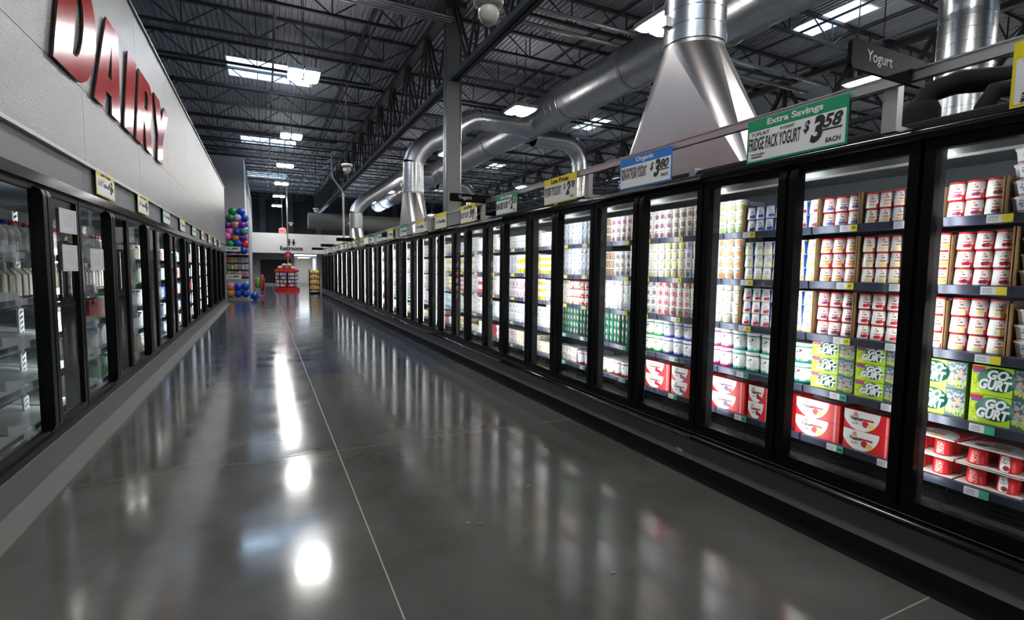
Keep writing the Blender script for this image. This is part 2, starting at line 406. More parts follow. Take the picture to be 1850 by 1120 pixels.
# ================================================================== ROOM WALLS
def struct(name, mb, m, label, cat='wall', parent=None):
    o = mb.build(name, m, parent)
    if parent is None: tag(o, label, cat, kind='structure')
    return o
struct('wall_back', MB().box(-9, 30, 51.8, 52.2, 4.3, 8.3), WALLB, 'black painted upper wall behind the restrooms soffit')
for k, x in enumerate((-.3, 2.0, 4.4, 6.8, 9.2, 11.6, 14)):
    MB().box(x, x + .5, 51.55, 51.8, 4.3, 8.3).build('pilaster', mat('dark grey pilaster', (.03, .03, .033), .8), bpy.data.objects['wall_back'])
soff = struct('wall_soffit', MB().box(-.86, 12, 46, 46.35, 2.72, 4.32), WALLW, 'white soffit wall carrying the restrooms lettering', 'wall')
struct('trim_1', MB().box(-.86, 12, 46.35, 50, 2.72, 2.8), WALLW, 'white flat ceiling of the restroom alcove', 'ceiling')
struct('wall_alcove', MB().box(-.86, 2.42, 49.8, 50.1, 0, 2.72).box(4.3, 12, 49.8, 50.1, 0, 2.72).box(2.42, 4.3, 56, 56.2, 0, 2.72).box(2.3, 2.42, 50.1, 56, 0, 2.72).box(4.3, 4.42, 50.1, 56, 0, 2.72).box(2.3, 4.42, 50.1, 56, 2.5, 2.6), WALLW, 'white wall at the back of the restroom alcove')
bw = mat('shutter black', (.012, .012, .013), .5)
dr = struct('door_1', MB().box(-.33, 2.12, 49.72, 49.8, 0.0, 2.22), bw, 'black slatted double door in the restroom alcove', 'door')
for k in range(18):
    MB().box(-.3, .88, 49.69, 49.72, .2 + k * .11, .27 + k * .11).build('slat', bw, dr); MB().box(.93, 2.09, 49.69, 49.72, .2 + k * .11, .27 + k * .11).build('slat', bw, dr)
MB().box(-.1, 1.3, 49.68, 49.72, .02, .16).build('kick_plate', CHROME, dr)
MB().box(4.7, 5.3, 49.74, 49.8, 0, 2.1).build('door_2', bw); tag(bpy.data.objects['door_2'], 'narrow dark doorway beyond the end of the cases', 'door', kind='structure')
tag(MB().box(2.9, 3.8, 51.5, 54, 2.46, 2.5).build('corridor_lamp', mat('corridor lamp', (1, 1, 1), .5, emit=(1, 1, 1), estr=7)), 'flat lit ceiling panel in the restroom corridor', 'lamp')
struct('wall_end', MB().box(-9, -.86, 30.6, 50, 0, 7.25), mat('shaded white wall paint', (.42, .42, .43), .8), 'tall shaded-white partition wall behind the ball cage')  # white wall, its weaker light put in as a darker colour
struct('wall_far_left', MB().box(-9.2, -9, -7, 54, 0, 8.3), WALLG, 'dark side wall of the hall')
struct('wall_far_right', MB().box(30, 30.2, -7, 54, 0, 8.3), WALLG, 'dark far side wall across the hall')
struct('wall_front', MB().box(-9, 30, -7.2, -7, 0, 8.3), WALLG, 'grey wall behind the viewpoint')
struct('wall_rear_lower', MB().box(12, 30, 51.8, 52.2, 0, 4.3), WALLW, 'white lower wall at the far end of the hall')

# restroom lettering and pictograms
def restroom_person(dx, skirt):
    m = MB(); m.lathe([(.02, -.085), (.075, -.05), (.085, 0), (.06, .06), (.02, .085)], (0, 0, 0), 12)
    return m
o = put('restrooms_sign', text_mesh('Restrooms', 1.72, .36, INK, .04, 0, .02), (2.03, 46.0, 3.13), None, FACE_C)
tag(o, 'black Restrooms lettering on the white soffit wall', 'sign')
for k, (dx, nm) in enumerate(((1.86, 'man'), (2.2, 'woman'))):
    m = MB()
    m.lathe([(.012, .0), (.05, .02), (.06, .05), (.05, .085), (.012, .1)], (dx, 45.98, 3.78), 10)
    body = [(-.09, .72), (.09, .72), (.10, .45), (.06, .45), (.06, .05), (-.06, .05), (-.06, .45), (-.10, .45)] if k == 0 else \
           [(-.06, .72), (.06, .72), (.13, .3), (.06, .3), (.05, .05), (-.05, .05), (-.06, .3), (-.13, .3)]
    n = len(body); z0 = 3.32; sc = .62
    m.add([(dx + x, 45.975, z0 + z * sc) for x, z in body] + [(dx + x, 46.0, z0 + z * sc) for x, z in body],
          [tuple(range(n)), tuple(range(2 * n - 1, n - 1, -1))] + [(i, n + i, n + (i + 1) % n, (i + 1) % n) for i in range(n)])
    tag(m.build('restroom_pictogram', INK), 'black standing %s pictogram above the restrooms lettering' % nm, 'sign', 'restroom pictograms')
tag(MB().box(2.025, 2.04, 45.98, 46, 3.34, 3.86).build('pictogram_divider', INK), 'thin black line between the two restroom pictograms', 'sign')

# ================================================================== LEFT: DAIRY COOLER WALL
FX = -1.50
wl = struct('wall_left', MB().box(-4.2, -1.56, -6, 25.5, 4.9, 4.96), FASC2, 'silver embossed cooler wall with the red lettering')
zs = [2.56, 3.24, 4.95]; ys = [-6, -3.4, -1.0, 1.4, 3.8, 6.2, 8.6, 11.0, 13.4, 15.8, 18.2, 20.6, 23.0, 25.5]
for a, b in zip(zs[:-1], zs[1:]):
    for c, d in zip(ys[:-1], ys[1:]):
        MB().box(-1.56, FX, c + .003, d - .003, a + .003, b - .003).build('fascia_panel', FASC, wl)
MB().box(-1.6, -1.555, -6, 25.5, 2.2, 4.95).build('seam_backing', SEAM, wl)
MB().box(-1.6, -1.47, -6, 25.5, 4.95, 4.985).build('coping', FASC, wl)
for c, d in zip(ys[:-1], ys[1:]):
    MB().box(-1.56, -1.525, c + .003, d - .003, 2.28, 2.53).build('lower_fascia_panel', FASC2, wl)
MB().box(-1.56, -1.485, -6, 25.5, 2.53, 2.56).build('trim_strip', RAILM, wl)
MB().box(-4.2, -1.5, 25.5, 25.58, 0, 4.95).build('end_panel', FASC, wl)
MB().box(-4.2, -1.56, -6.05, -6, 0, 4.95).build('end_panel', FASC2, wl)
# red letters (slanted), profile in (y, z) before slant
def letter(name, outer, holes=(), word=''):
    cu = bpy.data.curves.new(name, 'CURVE'); cu.dimensions = '2D'; cu.fill_mode = 'BOTH'; cu.extrude = .009
    for poly in (outer, *holes):
        sp = cu.splines.new('POLY'); sp.points.add(len(poly) - 1); sp.use_cyclic_u = True
        for p, (y, z) in zip(sp.points, poly): p.co = (y + .36 * (z - 3.24), z, 0, 1)
    ob = bpy.data.objects.new(name, cu); COL.objects.link(ob)
    me = bpy.data.meshes.new_from_object(ob.evaluated_get(bpy.context.evaluated_depsgraph_get())); bpy.data.objects.remove(ob); bpy.data.curves.remove(cu)
    me.materials.clear(); me.materials.append(REDL); me.materials.append(REDE)
    for p in me.polygons: p.material_index = 0 if abs(p.normal.z) > .7 else 1; p.use_smooth = False
    c = sum((v.co.x for v in me.vertices)) / len(me.vertices)
    for v in me.vertices: v.co.x -= c; v.co.y -= 3.24
    o = put(name, me, (FX + .022, c, 3.24), None, FACE_R)
    return tag(o, 'big slanted glossy red letter %s on the silver wall' % word, 'letter')
def arc(cy, cz, ry, rz, a0, a1, n=10): return [(cy + ry * math.cos(a0 + (a1 - a0) * k / n), cz + rz * math.sin(a0 + (a1 - a0) * k / n)) for k in range(n + 1)]
B, T = 3.24, 4.25
letter('letter_d', [(5.37, B), (5.95, B)] + arc(5.95, 3.745, .47, .505, -PI / 2, PI / 2) + [(5.37, T)], [[(5.79, B + .2), (5.79, T - .2)] + arc(5.86, 3.745, .16, .305, PI / 2, -PI / 2)], 'D')
letter('letter_a', [(6.46, B), (6.80, B), (6.85, B + .2), (7.06, B + .2), (7.11, B), (7.47, B), (7.22, T), (6.70, T)], [[(6.88, B + .38), (7.03, B + .38), (6.96, T - .22)]], 'A')
letter('letter_i', [(7.66, B), (8.12, B), (8.12, T), (7.66, T)], (), 'I')
letter('letter_r', [(8.29, B), (8.70, B), (8.70, B + .38), (8.76, B + .38), (8.95, B), (9.40, B), (9.14, B + .44)] + arc(8.93, B + .72, .33, .29, -PI / 4, PI / 2) + [(8.29, T)],
       [[(8.70, B + .56), (8.70, T - .18), (8.85, T - .18)] + arc(8.85, B + .69, .09, .13, PI / 2, -PI / 2)], 'R')
letter('letter_y', [(9.78, B), (10.22, B), (10.22, B + .40), (10.66, T), (10.20, T), (10.0, B + .68), (9.80, T), (9.34, T), (9.78, B + .40)], (), 'Y')

# cooler doors, frame and shelves
LP = .95; LY0 = 5.13 - 3 * LP
nL = 24
SHZ = (1.69, 1.33, .99, .65, .30)
bottle_cols = {}
def jug_data(capm, bodym):
    m = MB().lathe([(.055, 0), (.062, .02), (.062, .14), (.05, .18), (.022, .205), (.022, .215)], seg=14)
    return m.data('milk_bottle', [bodym]), MB().lathe([(.027, 0), (.027, .035)], (0, 0, .21), 12).data('cap', [capm])
MILK = mat('milky plastic', (.62, .6, .56), .35); CREAM = mat('cream carton', (.60, .50, .36), .5)
CAPR = mat('red cap', (.6, .02, .02), .35); CAPB = mat('blue cap', (.02, .06, .5), .35)
jugd, capd = jug_data(CAPR, MILK); jugd2, capd2 = jug_data(CAPB, MILK)
cart_d = MB().box(-.045, .045, -.045, .045, 0, .17).add([(-.045, -.045, .17), (.045, -.045, .17), (.045, .045, .17), (-.045, .045, .17), (0, -.045, .225), (0, .045, .225)],
     [(0, 1, 4), (2, 3, 5), (1, 2, 5, 4), (3, 0, 4, 5)]).data('cream_carton', [print_mat('cream print', (.62, .52, .36), [])])
ORD = ('first', 'second', 'third', 'fourth', 'fifth', 'sixth', 'seventh', 'eighth', 'ninth', 'tenth', 'eleventh', 'twelfth', 'thirteenth', 'fourteenth', 'fifteenth', 'sixteenth', 'seventeenth', 'eighteenth', 'nineteenth', 'twentieth', 'twenty-first', 'twenty-second', 'twenty-third', 'twenty-fourth')
frame_mats = [BLACK]
def ring(m, x0, x1, y0, y1, z0, z1, w):
    m.box(x0, x1, y0, y0 + w, z0, z1); m.box(x0, x1, y1 - w, y1, z0, z1); m.box(x0, x1, y0 + w, y1 - w, z0, z0 + w); m.box(x0, x1, y0 + w, y1 - w, z1 - w, z1); return m
ldoor = {}
for hs in (0, 1):
    ldoor[hs] = ring(MB(), -1.585, -1.545, .012, LP - .012, .26, 2.20, .05).data('door', [BLACK], (0, 0, 0))
lpane = MB().box(-1.572, -1.564, .06, LP - .06, .31, 2.15).data('pane', [GLASSL])
lhand = {0: MB().prism_y([(-1.545, .30), (-1.50, .32), (-1.488, .36), (-1.488, 2.12), (-1.50, 2.16), (-1.545, 2.18)], .012, .085).data('handle', [BLACK]),
         1: MB().prism_y([(-1.545, .30), (-1.50, .32), (-1.488, .36), (-1.488, 2.12), (-1.50, 2.16), (-1.545, 2.18)], LP - .085, LP - .012).data('handle', [BLACK])}
lshelf = MB().add([(-1.72, .03, -.03), (-1.72, LP - .03, -.03), (-2.5, LP - .03, .09), (-2.5, .03, .09), (-1.72, .03, -.05), (-1.72, LP - .03, -.05), (-2.5, LP - .03, .07), (-2.5, .03, .07)],
     [(0, 1, 2, 3), (7, 6, 5, 4), (0, 4, 5, 1), (1, 5, 6, 2), (2, 6, 7, 3), (3, 7, 4, 0)]).data('shelf', [mat('frosted shelf', (.42, .44, .43), .3)])
lrail = MB().box(-1.72, -1.70, .03, LP - .03, -.065, -.005).box(-1.70, -1.685, .03, LP - .03, -.065, -.05).data('price_rail', [CHROME])
lbin = MB().box(-1.72, -1.69, .01, .16, -.075, .0).box(-1.8, -1.69, .0, .012, -.08, .05).data('bin_end', [WHITEM])
def slotted(y):
    m = MB()
    for yy in (y, y + .085): m.box(-1.95, -1.935, yy, yy + .02, .2, 2.05)
    for k in range(40): m.bar((-1.942, y + .01, .22 + k * .046), (-1.942, y + .095, .25 + k * .046), .02)
    return m
stockL = MB()
stock_mats = [print_mat('stock white', (.72, .72, .7), [('s', .5, .6, .25, .15, (.2, .2, .3), (30, 6))]), mat('stock red', (.5, .03, .03), .5), mat('stock blue', (.05, .1, .4), .5),
              mat('stock amber', (.6, .3, .04), .5), mat('stock cream', (.65, .58, .42), .5), mat('stock green', (.08, .3, .12), .5), mat('stock brown', (.25, .12, .06), .5), mat('stock lilac', (.45, .35, .5), .5)]
lled = led_wedge(0, -.007, .35, 2.15, -1).data('led_strip', [BLACK, LEDL])
units = [(i, min(i + 4, nL)) for i in range(0, nL, 4)]
for ui, (i0, i1) in enumerate(units):
    ya, yb = LY0 + i0 * LP, LY0 + i1 * LP; yb = min(yb, 25.45)
    u = thing('cooler_unit', 'silver-walled dairy cooler with glass doors, %s section from the %s' % (ORD[ui], 'near end'), 'cooler', (-1.6, ya, 0), 'dairy cooler sections')
    MB().box(-1.56, -1.51, ya, yb, 0, .205).build('base_panel', GREYL, u)
    MB().box(-1.58, -1.525, ya, yb, .205, .26).build('sill', BLACK, u)
    MB().box(-1.585, -1.50, ya, yb, 2.20, 2.28).build('head_rail', BLACKG, u)
    MB().box(-3.0, -2.96, ya, yb, 0, 2.4).build('back_panel', INNER, u)
    MB().box(-3.0, -1.6, ya, yb, 2.3, 2.4).build('liner_top', INNER, u)
    MB().box(-3.0, -1.56, ya, yb, 0, .2).build('bottom_deck', INNER, u)
    for i in range(i0, i1):
        y = LY0 + i * LP
        side = (i + 1) % 2          # handle end: posts with index 3,5,7.. carry two handles
        d = put('door', ldoor[0], (0, y, 0), u); putl('pane', lpane, (0, 0, 0), d); putl('handle', lhand[side], (0, 0, 0), d)
        if i % 2 == 0:
            MB().box(-1.70, -1.60, y - .045, y + .045, .26, 2.2).build('mullion', mat('silver divider', (.25, .25, .26), .35, .8) if i in (8, 16) else GASKET, u)
            put('led_strip', lled, (-1.70, y, 0), u)
        if i < 9:
            slotted(y + .72).build('slotted_upright', WHITEM, u)
        for z in SHZ:
            s = put('shelf', lshelf, (0, y, z), u); putl('price_rail', lrail, (0, 0, 0), s)
            if i < 8: putl('bin_end', lbin, (0, 0, 0), s)
    # products
    for i in range(i0, i1):
        y = LY0 + i * LP
        for si, z in enumerate(SHZ):
            if i <= 3 and si >= 2: continue                       # empty shelves of the near doors
            if i == 4 and si >= 3: continue
            if i in (1, 2, 3, 4, 5) and si in (0, 1):
                for k in range(7):
                    yy = y + .1 + k * .125
                    if yy > y + LP - .08: continue
                    if si == 0:
                        b = put('milk_bottle', jugd if (k + i) % 4 else jugd2, (-1.83, yy, z + .008)); putl('cap', capd if (k + i) % 4 else capd2, (0, 0, 0), b)
                        tag(b, '%s-capped milk bottle, %s from near end, top shelf, cooler door %s' % ('red' if (k + i) % 4 else 'blue', ORD[k], ORD[i]), 'bottle', 'bottles on the cooler top shelves')
                    else:
                        tag(put('cream_carton', cart_d, (-1.84, yy, z + .008)), 'cream gable-top carton, %s from near end, second shelf, cooler door %s' % (ORD[k], ORD[i]), 'carton', 'cartons on the cooler second shelves')
            else:
                mi = random.choice((0, 0, 0, 4, 2, 1, 3)); yy = y + .06
                while yy < y + LP - .1:
                    if random.random() < .12: mi = random.choice((0, 0, 4, 2, 1, 3, 5))
                    w = random.choice((.08, .1, .12)); h = random.choice((.16, .2, .22))
                    stockL.box(-1.9, -1.75, yy, yy + w * .92, z + .004, z + h, mi); yy += w
stockL.box(-1.9, -1.8, LY0, LY0 + .1, .31, .4, 0)
o = stockL.build('dairy_stock', stock_mats); tag(o, 'rows of mixed dairy cartons and tubs on the cooler shelves', 'dairy products', kind='stuff')
# notices taped on the glass
NOTE = print_mat('typed notice', (.66, .67, .7), [('r', .5, .5, .42, .44, (.12, .12, .13)), ('r', .5, .5, .405, .43, (.66, .67, .7)), ('s', .5, .55, .33, .3, (.5, .5, .53), (6, 40))])
for nm, y0, y1, z0, z1 in (('upper white paper notice on the second cooler door', 5.60, 5.97, 1.87, 2.08), ('lower white paper notice on the second cooler door', 5.63, 5.95, 1.54, 1.77), ('white paper notice on the third cooler door', 6.41, 6.79, 1.54, 1.76)):
    m = MB(); n = 6
    for k in range(n):
        a, b = k / n, (k + 1) / n; f = lambda t: -1.552 + .02 * max(0, t - .55) ** 1.5 * 3
        m.add([(f(a), y0 + (y1 - y0) * a, z0), (f(b), y0 + (y1 - y0) * b, z0), (f(b), y0 + (y1 - y0) * b, z1), (f(a), y0 + (y1 - y0) * a, z1)], [(0, 1, 2, 3)]); m.uv[len(m.f) - 1] = [(a, 0), (b, 0), (b, 1), (a, 1)]
        m.add([(f(a) - .001, y0 + (y1 - y0) * a, z0), (f(b) - .001, y0 + (y1 - y0) * b, z0), (f(b) - .001, y0 + (y1 - y0) * b, z1), (f(a) - .001, y0 + (y1 - y0) * a, z1)], [(3, 2, 1, 0)])
    tag(m.build('paper_notice', NOTE), nm, 'notice', 'paper notices')

# ================================================================== RIGHT: STOCKED CASES
DP = .692; RY0 = 2.81 - 5 * DP; NU = 9
RZ = (1.89, 1.55, 1.22, .88, .56)
rdoor = ring(MB(), 2.895, 2.945, .010, DP - .010, .42, 2.245, .048).data('door', [BLACK])
rpane = MB().box(2.918, 2.926, .055, DP - .055, .465, 2.20).data('pane', [GLASS])
hp = [(2.895, .45), (2.874, .46), (2.864, .50), (2.864, 2.17), (2.874, 2.21), (2.895, 2.235)]
rhand = {0: MB().prism_y(hp, .010, .062).data('handle', [BLACK]), 1: MB().prism_y(hp, DP - .062, DP - .010).data('handle', [BLACK])}
rmull = MB().box(2.952, 3.022, -.045, .045, .42, 2.25).data('mullion', [GASKET])
rled = led_wedge(3.022, 3.034, .50, 2.2).data('led_strip', [BLACK, LEDR])
rpost_added = MB().box(2.952, 2.962, -.046, .046, .42, 2.25).data('added_led_post', [GASKET]); rled_added = led_wedge(2.962, 2.974, .50, 2.2).data('led_strip', [BLACK, LEDR])  # slim post and strip added behind handle posts to even out the light
rshelf = MB().box(3.13, 3.76, .006, DP - .006, -.022, 0).data('shelf', [SHELFM])
rlip = MB().prism_y([(3.13, -.046), (3.118, -.042), (3.112, .0), (3.13, .004)], .006, DP - .006).data('price_rail', [SHELFM])
rwire = MB()
for z in (-.075, -.10, -.125): rwire.box(3.12, 3.126, .006, DP - .006, z, z + .004)
for k in range(4): rwire.box(3.12, 3.125, .1 + k * .16, .105 + k * .16, -.14, -.03)
rwire = rwire.data('wire_guard', [BLACK])
tagd = MB().boxuv(3.108, 3.114, 0, .06, -.041, -.003).data('price_tag', [TAGW])
STICK = {'y': mat('yellow price sticker', (.75, .62, .03), .5), 'g': mat('green price sticker', (.06, .42, .24), .5)}
stickd = {k: MB().box(3.106, 3.114, -.036, 0, -.041, -.003).data('price_sticker', [m]) for k, m in STICK.items()}
for j in range(NU):
    ya = RY0 + j * 5 * DP; yb = ya + 5 * DP
    pos = ('nearest section, under the rightmost price sign', 'second section from the viewpoint', 'third section from the viewpoint', 'fourth section from the viewpoint', 'fifth section from the viewpoint', 'sixth section from the viewpoint', 'seventh section from the viewpoint', 'eighth section from the viewpoint', 'farthest section, beside the chip rack')[j]
    u = thing('refrigerated_case', 'black five-door refrigerated yogurt case, %s' % pos, 'refrigerated case', (3.3, ya, 0), 'refrigerated cases along the aisle')
    e = .002
    MB().box(2.945, 3.8, ya + e, yb - e, 0, .17).build('kick_plate', KICKM, u)
    MB().box(2.90, 2.96, ya + e, yb - e, .17, .335).build('lower_panel', GREYP, u)
    MB().prism_y([(2.90, .335), (2.865, .338), (2.852, .35), (2.852, .365), (2.865, .378), (2.90, .382)], ya + e, yb - e, 0, True).build('bumper', BLACKG, u)
    MB().box(2.885, 3.0, ya + e, yb - e, .382, .42).box(2.88, 2.884, ya + e, yb - e, .384, .394).build('sill', BLACK, u)
    MB().box(2.8775, 2.8795, ya + e, yb - e, .3945, .3975).build('sill_highlight', CHROME, u)  # thin bright strip standing in for the highlight along the sill
    MB().prism_y([(3.06, 2.245), (2.89, 2.245), (2.872, 2.255), (2.862, 2.27), (2.862, 2.29), (2.872, 2.305), (2.89, 2.312), (3.06, 2.33)], ya + e, yb - e, 0, True).build('canopy', BLACKG, u)
    MB().box(3.06, 3.85, ya + e, yb - e, 2.25, 2.33).build('roof_panel', BLACK, u)
    MB().box(3.78, 3.85, ya + e, yb - e, .17, 2.25).build('back_panel', INNER, u)
    MB().box(3.0, 3.78, ya + e, yb - e, .17, .43).build('bottom_deck', DECKM, u)
    MB().box(3.05, 3.13, ya + e, yb - e, 2.185, 2.245).build('air_grille', HONEY, u)
    MB().box(2.96, 3.78, ya + e, yb - e, 2.246, 2.25).build('liner_top', INNER, u)
    for i in range(5):
        g = j * 5 + i; y = ya + i * DP
        side = 1 if g % 2 == 1 else 0
        # handle posts sit at y = 2.81 + DP * odd
        d = put('door', rdoor, (0, y, 0), u); putl('pane', rpane, (0, 0, 0), d); putl('handle', rhand[side], (0, 0, 0), d)
        if g % 2 == 1: put('mullion', rmull, (0, y, 0), u); put('led_strip', rled, (0, y, 0), u)
        else: put('added_led_post', rpost_added, (0, y, 0), u); put('led_strip', rled_added, (0, y, 0), u)  # this led_strip is added along with the post, to even out the light
        for si, z in enumerate(RZ):
            s = put('shelf', rshelf, (0, y, z), u); lp = putl('price_rail', rlip, (0, 0, 0), s)
            if si == 4: putl('wire_guard', rwire, (0, 0, 0), s)
            if g < 14:
                for ty in (.16, .45):
                    putl('price_tag', tagd, (0, ty, 0), s); putl('price_sticker', stickd['y' if si < 3 else 'g'], (0, ty, 0), s)
                    if g in (3, 4, 5):
                        t = putl('price_digits', text_mesh('.57' if si < 3 else '1.78', .024, .016, INK, .01), (3.1058, ty - .018, -.022), s, FACE_L)
MB().box(2.89, 3.85, RY0 + NU * 5 * DP, RY0 + NU * 5 * DP + .06, 0, 2.33).build('case_end_panel', BLACK)
tag(bpy.data.objects['case_end_panel'], 'black end panel closing the far end of the case row', 'panel')

# ---- products -------------------------------------------------------
RED = (.62, .015, .02); WH = (.78, .77, .74)
def round_flavour(name, fruit, red=RED, base=WH):
    return print_mat('cup ' + name, base, [('r', .71, .24, .06, .28, red), ('e', .67, .52, .045, .25, base), ('e', .60, .24, .05, .13, fruit), ('e', .54, .22, .045, .11, fruit),
        ('r', .58, .44, .07, .035, red), ('s', .56, .64, .055, .06, (.08, .06, .06), (60, 10)), ('e', .55, .80, .024, .06, (.8, .25, .05)), ('r', .5, .99, .6, .04, red), ('r', .88, .4, .10, .4, red), ('r', .2, .4, .1, .4, red)])
RF = {'strawberry': (.55, .02, .03), 'cherry': (.35, .01, .03), 'peach': (.85, .42, .05), 'banana': (.82, .72, .2), 'blueberry': (.12, .16, .45), 'vanilla': (.80, .78, .5), 'mixed berry': (.28, .05, .12), 'harvest peach': (.8, .55, .25)}
def blue_flavour(name, fruit):
    return print_mat('light cup ' + name, WH, [('r', .72, .45, .045, .6, (.02, .10, .42)), ('e', .62, .25, .05, .16, fruit), ('e', .55, .22, .045, .13, fruit), ('r', .58, .5, .07, .03, (.1, .25, .6)), ('s', .57, .68, .05, .06, (.05, .07, .2), (60, 10)), ('r', .9, .5, .13, .6, (.02, .1, .42))])
def sq_flavour(name, fruit, base=(.74, .72, .66)):
    return print_mat('square cup ' + name, base, [('e', .56, .36, .085, .28, fruit), ('b', .56, .36, .08, .26, tuple(c * .6 + .12 for c in fruit), (34, 9)), ('s', .55, .80, .08, .07, (.03, .03, .03), (70, 10)), ('r', .5, .97, .6, .03, (.8, .78, .72))])
def cup_mesh(kind, m, lidm=None):
    b = MB()
    if kind == 'round':
        b.lathe([(.0375, 0), (.0385, .006), (.037, .03), (.0325, .082)], uvm=True, seg=16)
        l = MB().lathe([(.0345, 0), (.0345, .005)], (0, 0, .082), 16)
    elif kind == 'square':
        b.lathe([(.030, 0), (.0315, .004), (.037, .070), (.040, .071), (.040, .077)], uvm=True, seg=16, power=3.4)
        l = MB().lathe([(.0405, 0), (.0405, .0025)], (0, 0, .077), 16, power=3.4)
    elif kind == 'tub':
        b.lathe([(.049, 0), (.051, .006), (.056, .128)], uvm=True, seg=20)
        l = MB().lathe([(.0595, 0), (.0605, .004), (.0605, .016), (.056, .019)], (0, 0, .124), 20)
    elif kind == 'pail':
        b.lathe([(.070, 0), (.073, .006), (.080, .115)], uvm=True, seg=22)
        l = MB().lathe([(.084, 0), (.085, .004), (.085, .016), (.080, .02)], (0, 0, .112), 22)
    elif kind == 'squat':
        b.lathe([(.046, 0), (.048, .004), (.056, .064), (.060, .065), (.060, .071)], uvm=True, seg=18, power=2.8)
        l = MB().lathe([(.0605, 0), (.0605, .003)], (0, 0, .071), 18, power=2.8)
    elif kind == 'mini':
        b.lathe([(.024, 0), (.0255, .004), (.029, .066), (.031, .067), (.031, .071)], uvm=True, seg=12)
        l = MB().lathe([(.0315, 0), (.0315, .002)], (0, 0, .071), 12)
    return b.data(kind + '_cup', [m]), l.data('lid', [lidm or WHITEM])
LIDR = mat('red foil lid', RED, .35); LIDW = mat('white foil lid', (.75, .74, .70), .3); LIDB = mat('dark lid', (.03, .03, .04), .4); LIDBL = mat('blue foil lid', (.05, .15, .5), .3)
teal = (.01, .30, .24); mag = (.42, .02, .16); navy = (.05, .06, .45)
def tub_mat(name, c): return print_mat('tub ' + name, (.78, .78, .76), [('r', .5, .06, .6, .06, c), ('b', .5, .14, .6, .06, c, (50, 4)), ('r', .5, .9, .6, .03, c), ('s', .49, .66, .06, .09, (.04, .04, .05), (40, 8)), ('s', .5, .45, .05, .03, c, (50, 20)), ('s', .62, .5, .03, .2, (.5, .52, .52), (60, 20))])
SPEC = {}   # key -> (kind, dims (wy, pitch_h), mesh, lid, noun, look)
def spec(key, kind, m, lidm, noun, look):
    b, l = cup_mesh(kind, m, lidm)
    SPEC[key] = (kind, b, l, noun, look)
for k, c in RF.items(): spec('r_' + k, 'round', round_flavour(k, c), LIDR, 'yogurt_cup', 'red-and-white %s cup' % k.replace(' ', '-'))
for k, c in (('blueberry', (.05, .06, .35)), ('peach', (.85, .45, .08)), ('lemon', (.85, .78, .25)), ('strawberry', (.6, .03, .04)), ('cherry', (.3, .01, .05)), ('apricot', (.8, .5, .2))):
    spec('b_' + k, 'round', blue_flavour(k, c), LIDBL if k == 'blueberry' else LIDW, 'light_yogurt_cup', 'white-and-blue %s cup' % k)
for k, c, n in (('lime', (.28, .5, .08), 'lime green'), ('orange', (.75, .25, .03), 'orange swirl'), ('beige', (.6, .55, .35), 'vanilla beige'), ('plum', (.2, .03, .14), 'dark plum'), ('brown', (.28, .1, .04), 'brown'),
                ('yellow', (.82, .62, .08), 'lemon yellow'), ('bluish', (.15, .2, .5), 'pale blue'), ('black', (.08, .08, .12), 'blackberry'), ('raspberry', (.55, .02, .08), 'raspberry red'), ('apple', (.65, .14, .05), 'cinnamon red'), ('mocha', (.22, .13, .07), 'mocha')):
    spec('s_' + k, 'square', sq_flavour(k, c, (.34, .24, .16) if k == 'mocha' else (.74, .72, .66)), LIDW, 'square_yogurt_cup', '%s-print square cup' % n.replace(' ', '-'))
for k, c, n in (('teal', teal, 'teal'), ('magenta', mag, 'magenta'), ('navy', navy, 'navy blue'), ('green', (.02, .3, .06), 'leafy green'), ('straw', (.6, .45, .2), 'straw coloured'), ('apple', (.45, .03, .03), 'red apple')):
    spec('t_' + k, 'tub', tub_mat(k, c), WHITEM, 'yogurt_tub', 'tall %s-banded tub' % n.replace(' ', '-'))
spec('p_teal', 'pail', tub_mat('pail', teal), WHITEM, 'yogurt_pail', 'wide teal-banded pail')
for k, c in (('cherry', (.03, .02, .04)), ('banana', (.75, .15, .05)), ('strawberry', (.6, .03, .04))):
    spec('q_' + k, 'squat', print_mat('squat ' + k, (.78, .78, .78), [('s', .49, .6, .05, .22, (.12, .2, .42), (60, 6)), ('e', .54, .28, .035, .16, c), ('r', .5, .14, .3, .035, (.55, .03, .05))]), WHITEM, 'squat_yogurt_tub', 'squat %s-print tub' % k)
spec('m_green', 'mini', print_mat('mini green', (.02, .16, .10), [('e', .5, .45, .06, .2, (.7, .72, .66)), ('e', .55, .3, .05, .16, (.5, .05, .05)), ('s', .5, .75, .07, .08, (.7, .75, .7), (50, 8))]), mat('green foil', (.03, .2, .13), .3), 'green_yogurt_pot', 'small dark green yogurt pot')
spec('w_white', 'square', print_mat('white pot', (.8, .8, .8), [('s', .5, .62, .05, .2, (.25, .28, .4), (50, 6)), ('e', .5, .3, .03, .1, (.25, .08, .15))]), LIDW, 'white_yogurt_pot', 'plain white yogurt pot')
spec('w_blue', 'square', print_mat('blue pot', (.74, .76, .8), [('r', .5, .5, .055, .34, (.5, .56, .68)), ('s', .5, .6, .05, .2, (.1, .15, .35), (50, 6))]), LIDW, 'pale_blue_yogurt_pot', 'pale-blue-panelled white pot')
spec('w_gold', 'square', print_mat('gold pot', (.78, .76, .70), [('s', .5, .62, .05, .15, (.5, .4, .2), (50, 6)), ('e', .5, .3, .05, .15, (.6, .35, .2))]), LIDW, 'gold_yogurt_pot', 'gold-printed white pot')
DIM = {'round': (.077, .089), 'square': (.081, .081), 'tub': (.122, .145), 'pail': (.172, .134), 'squat': (.122, .0755), 'mini': (.0635, .0745)}
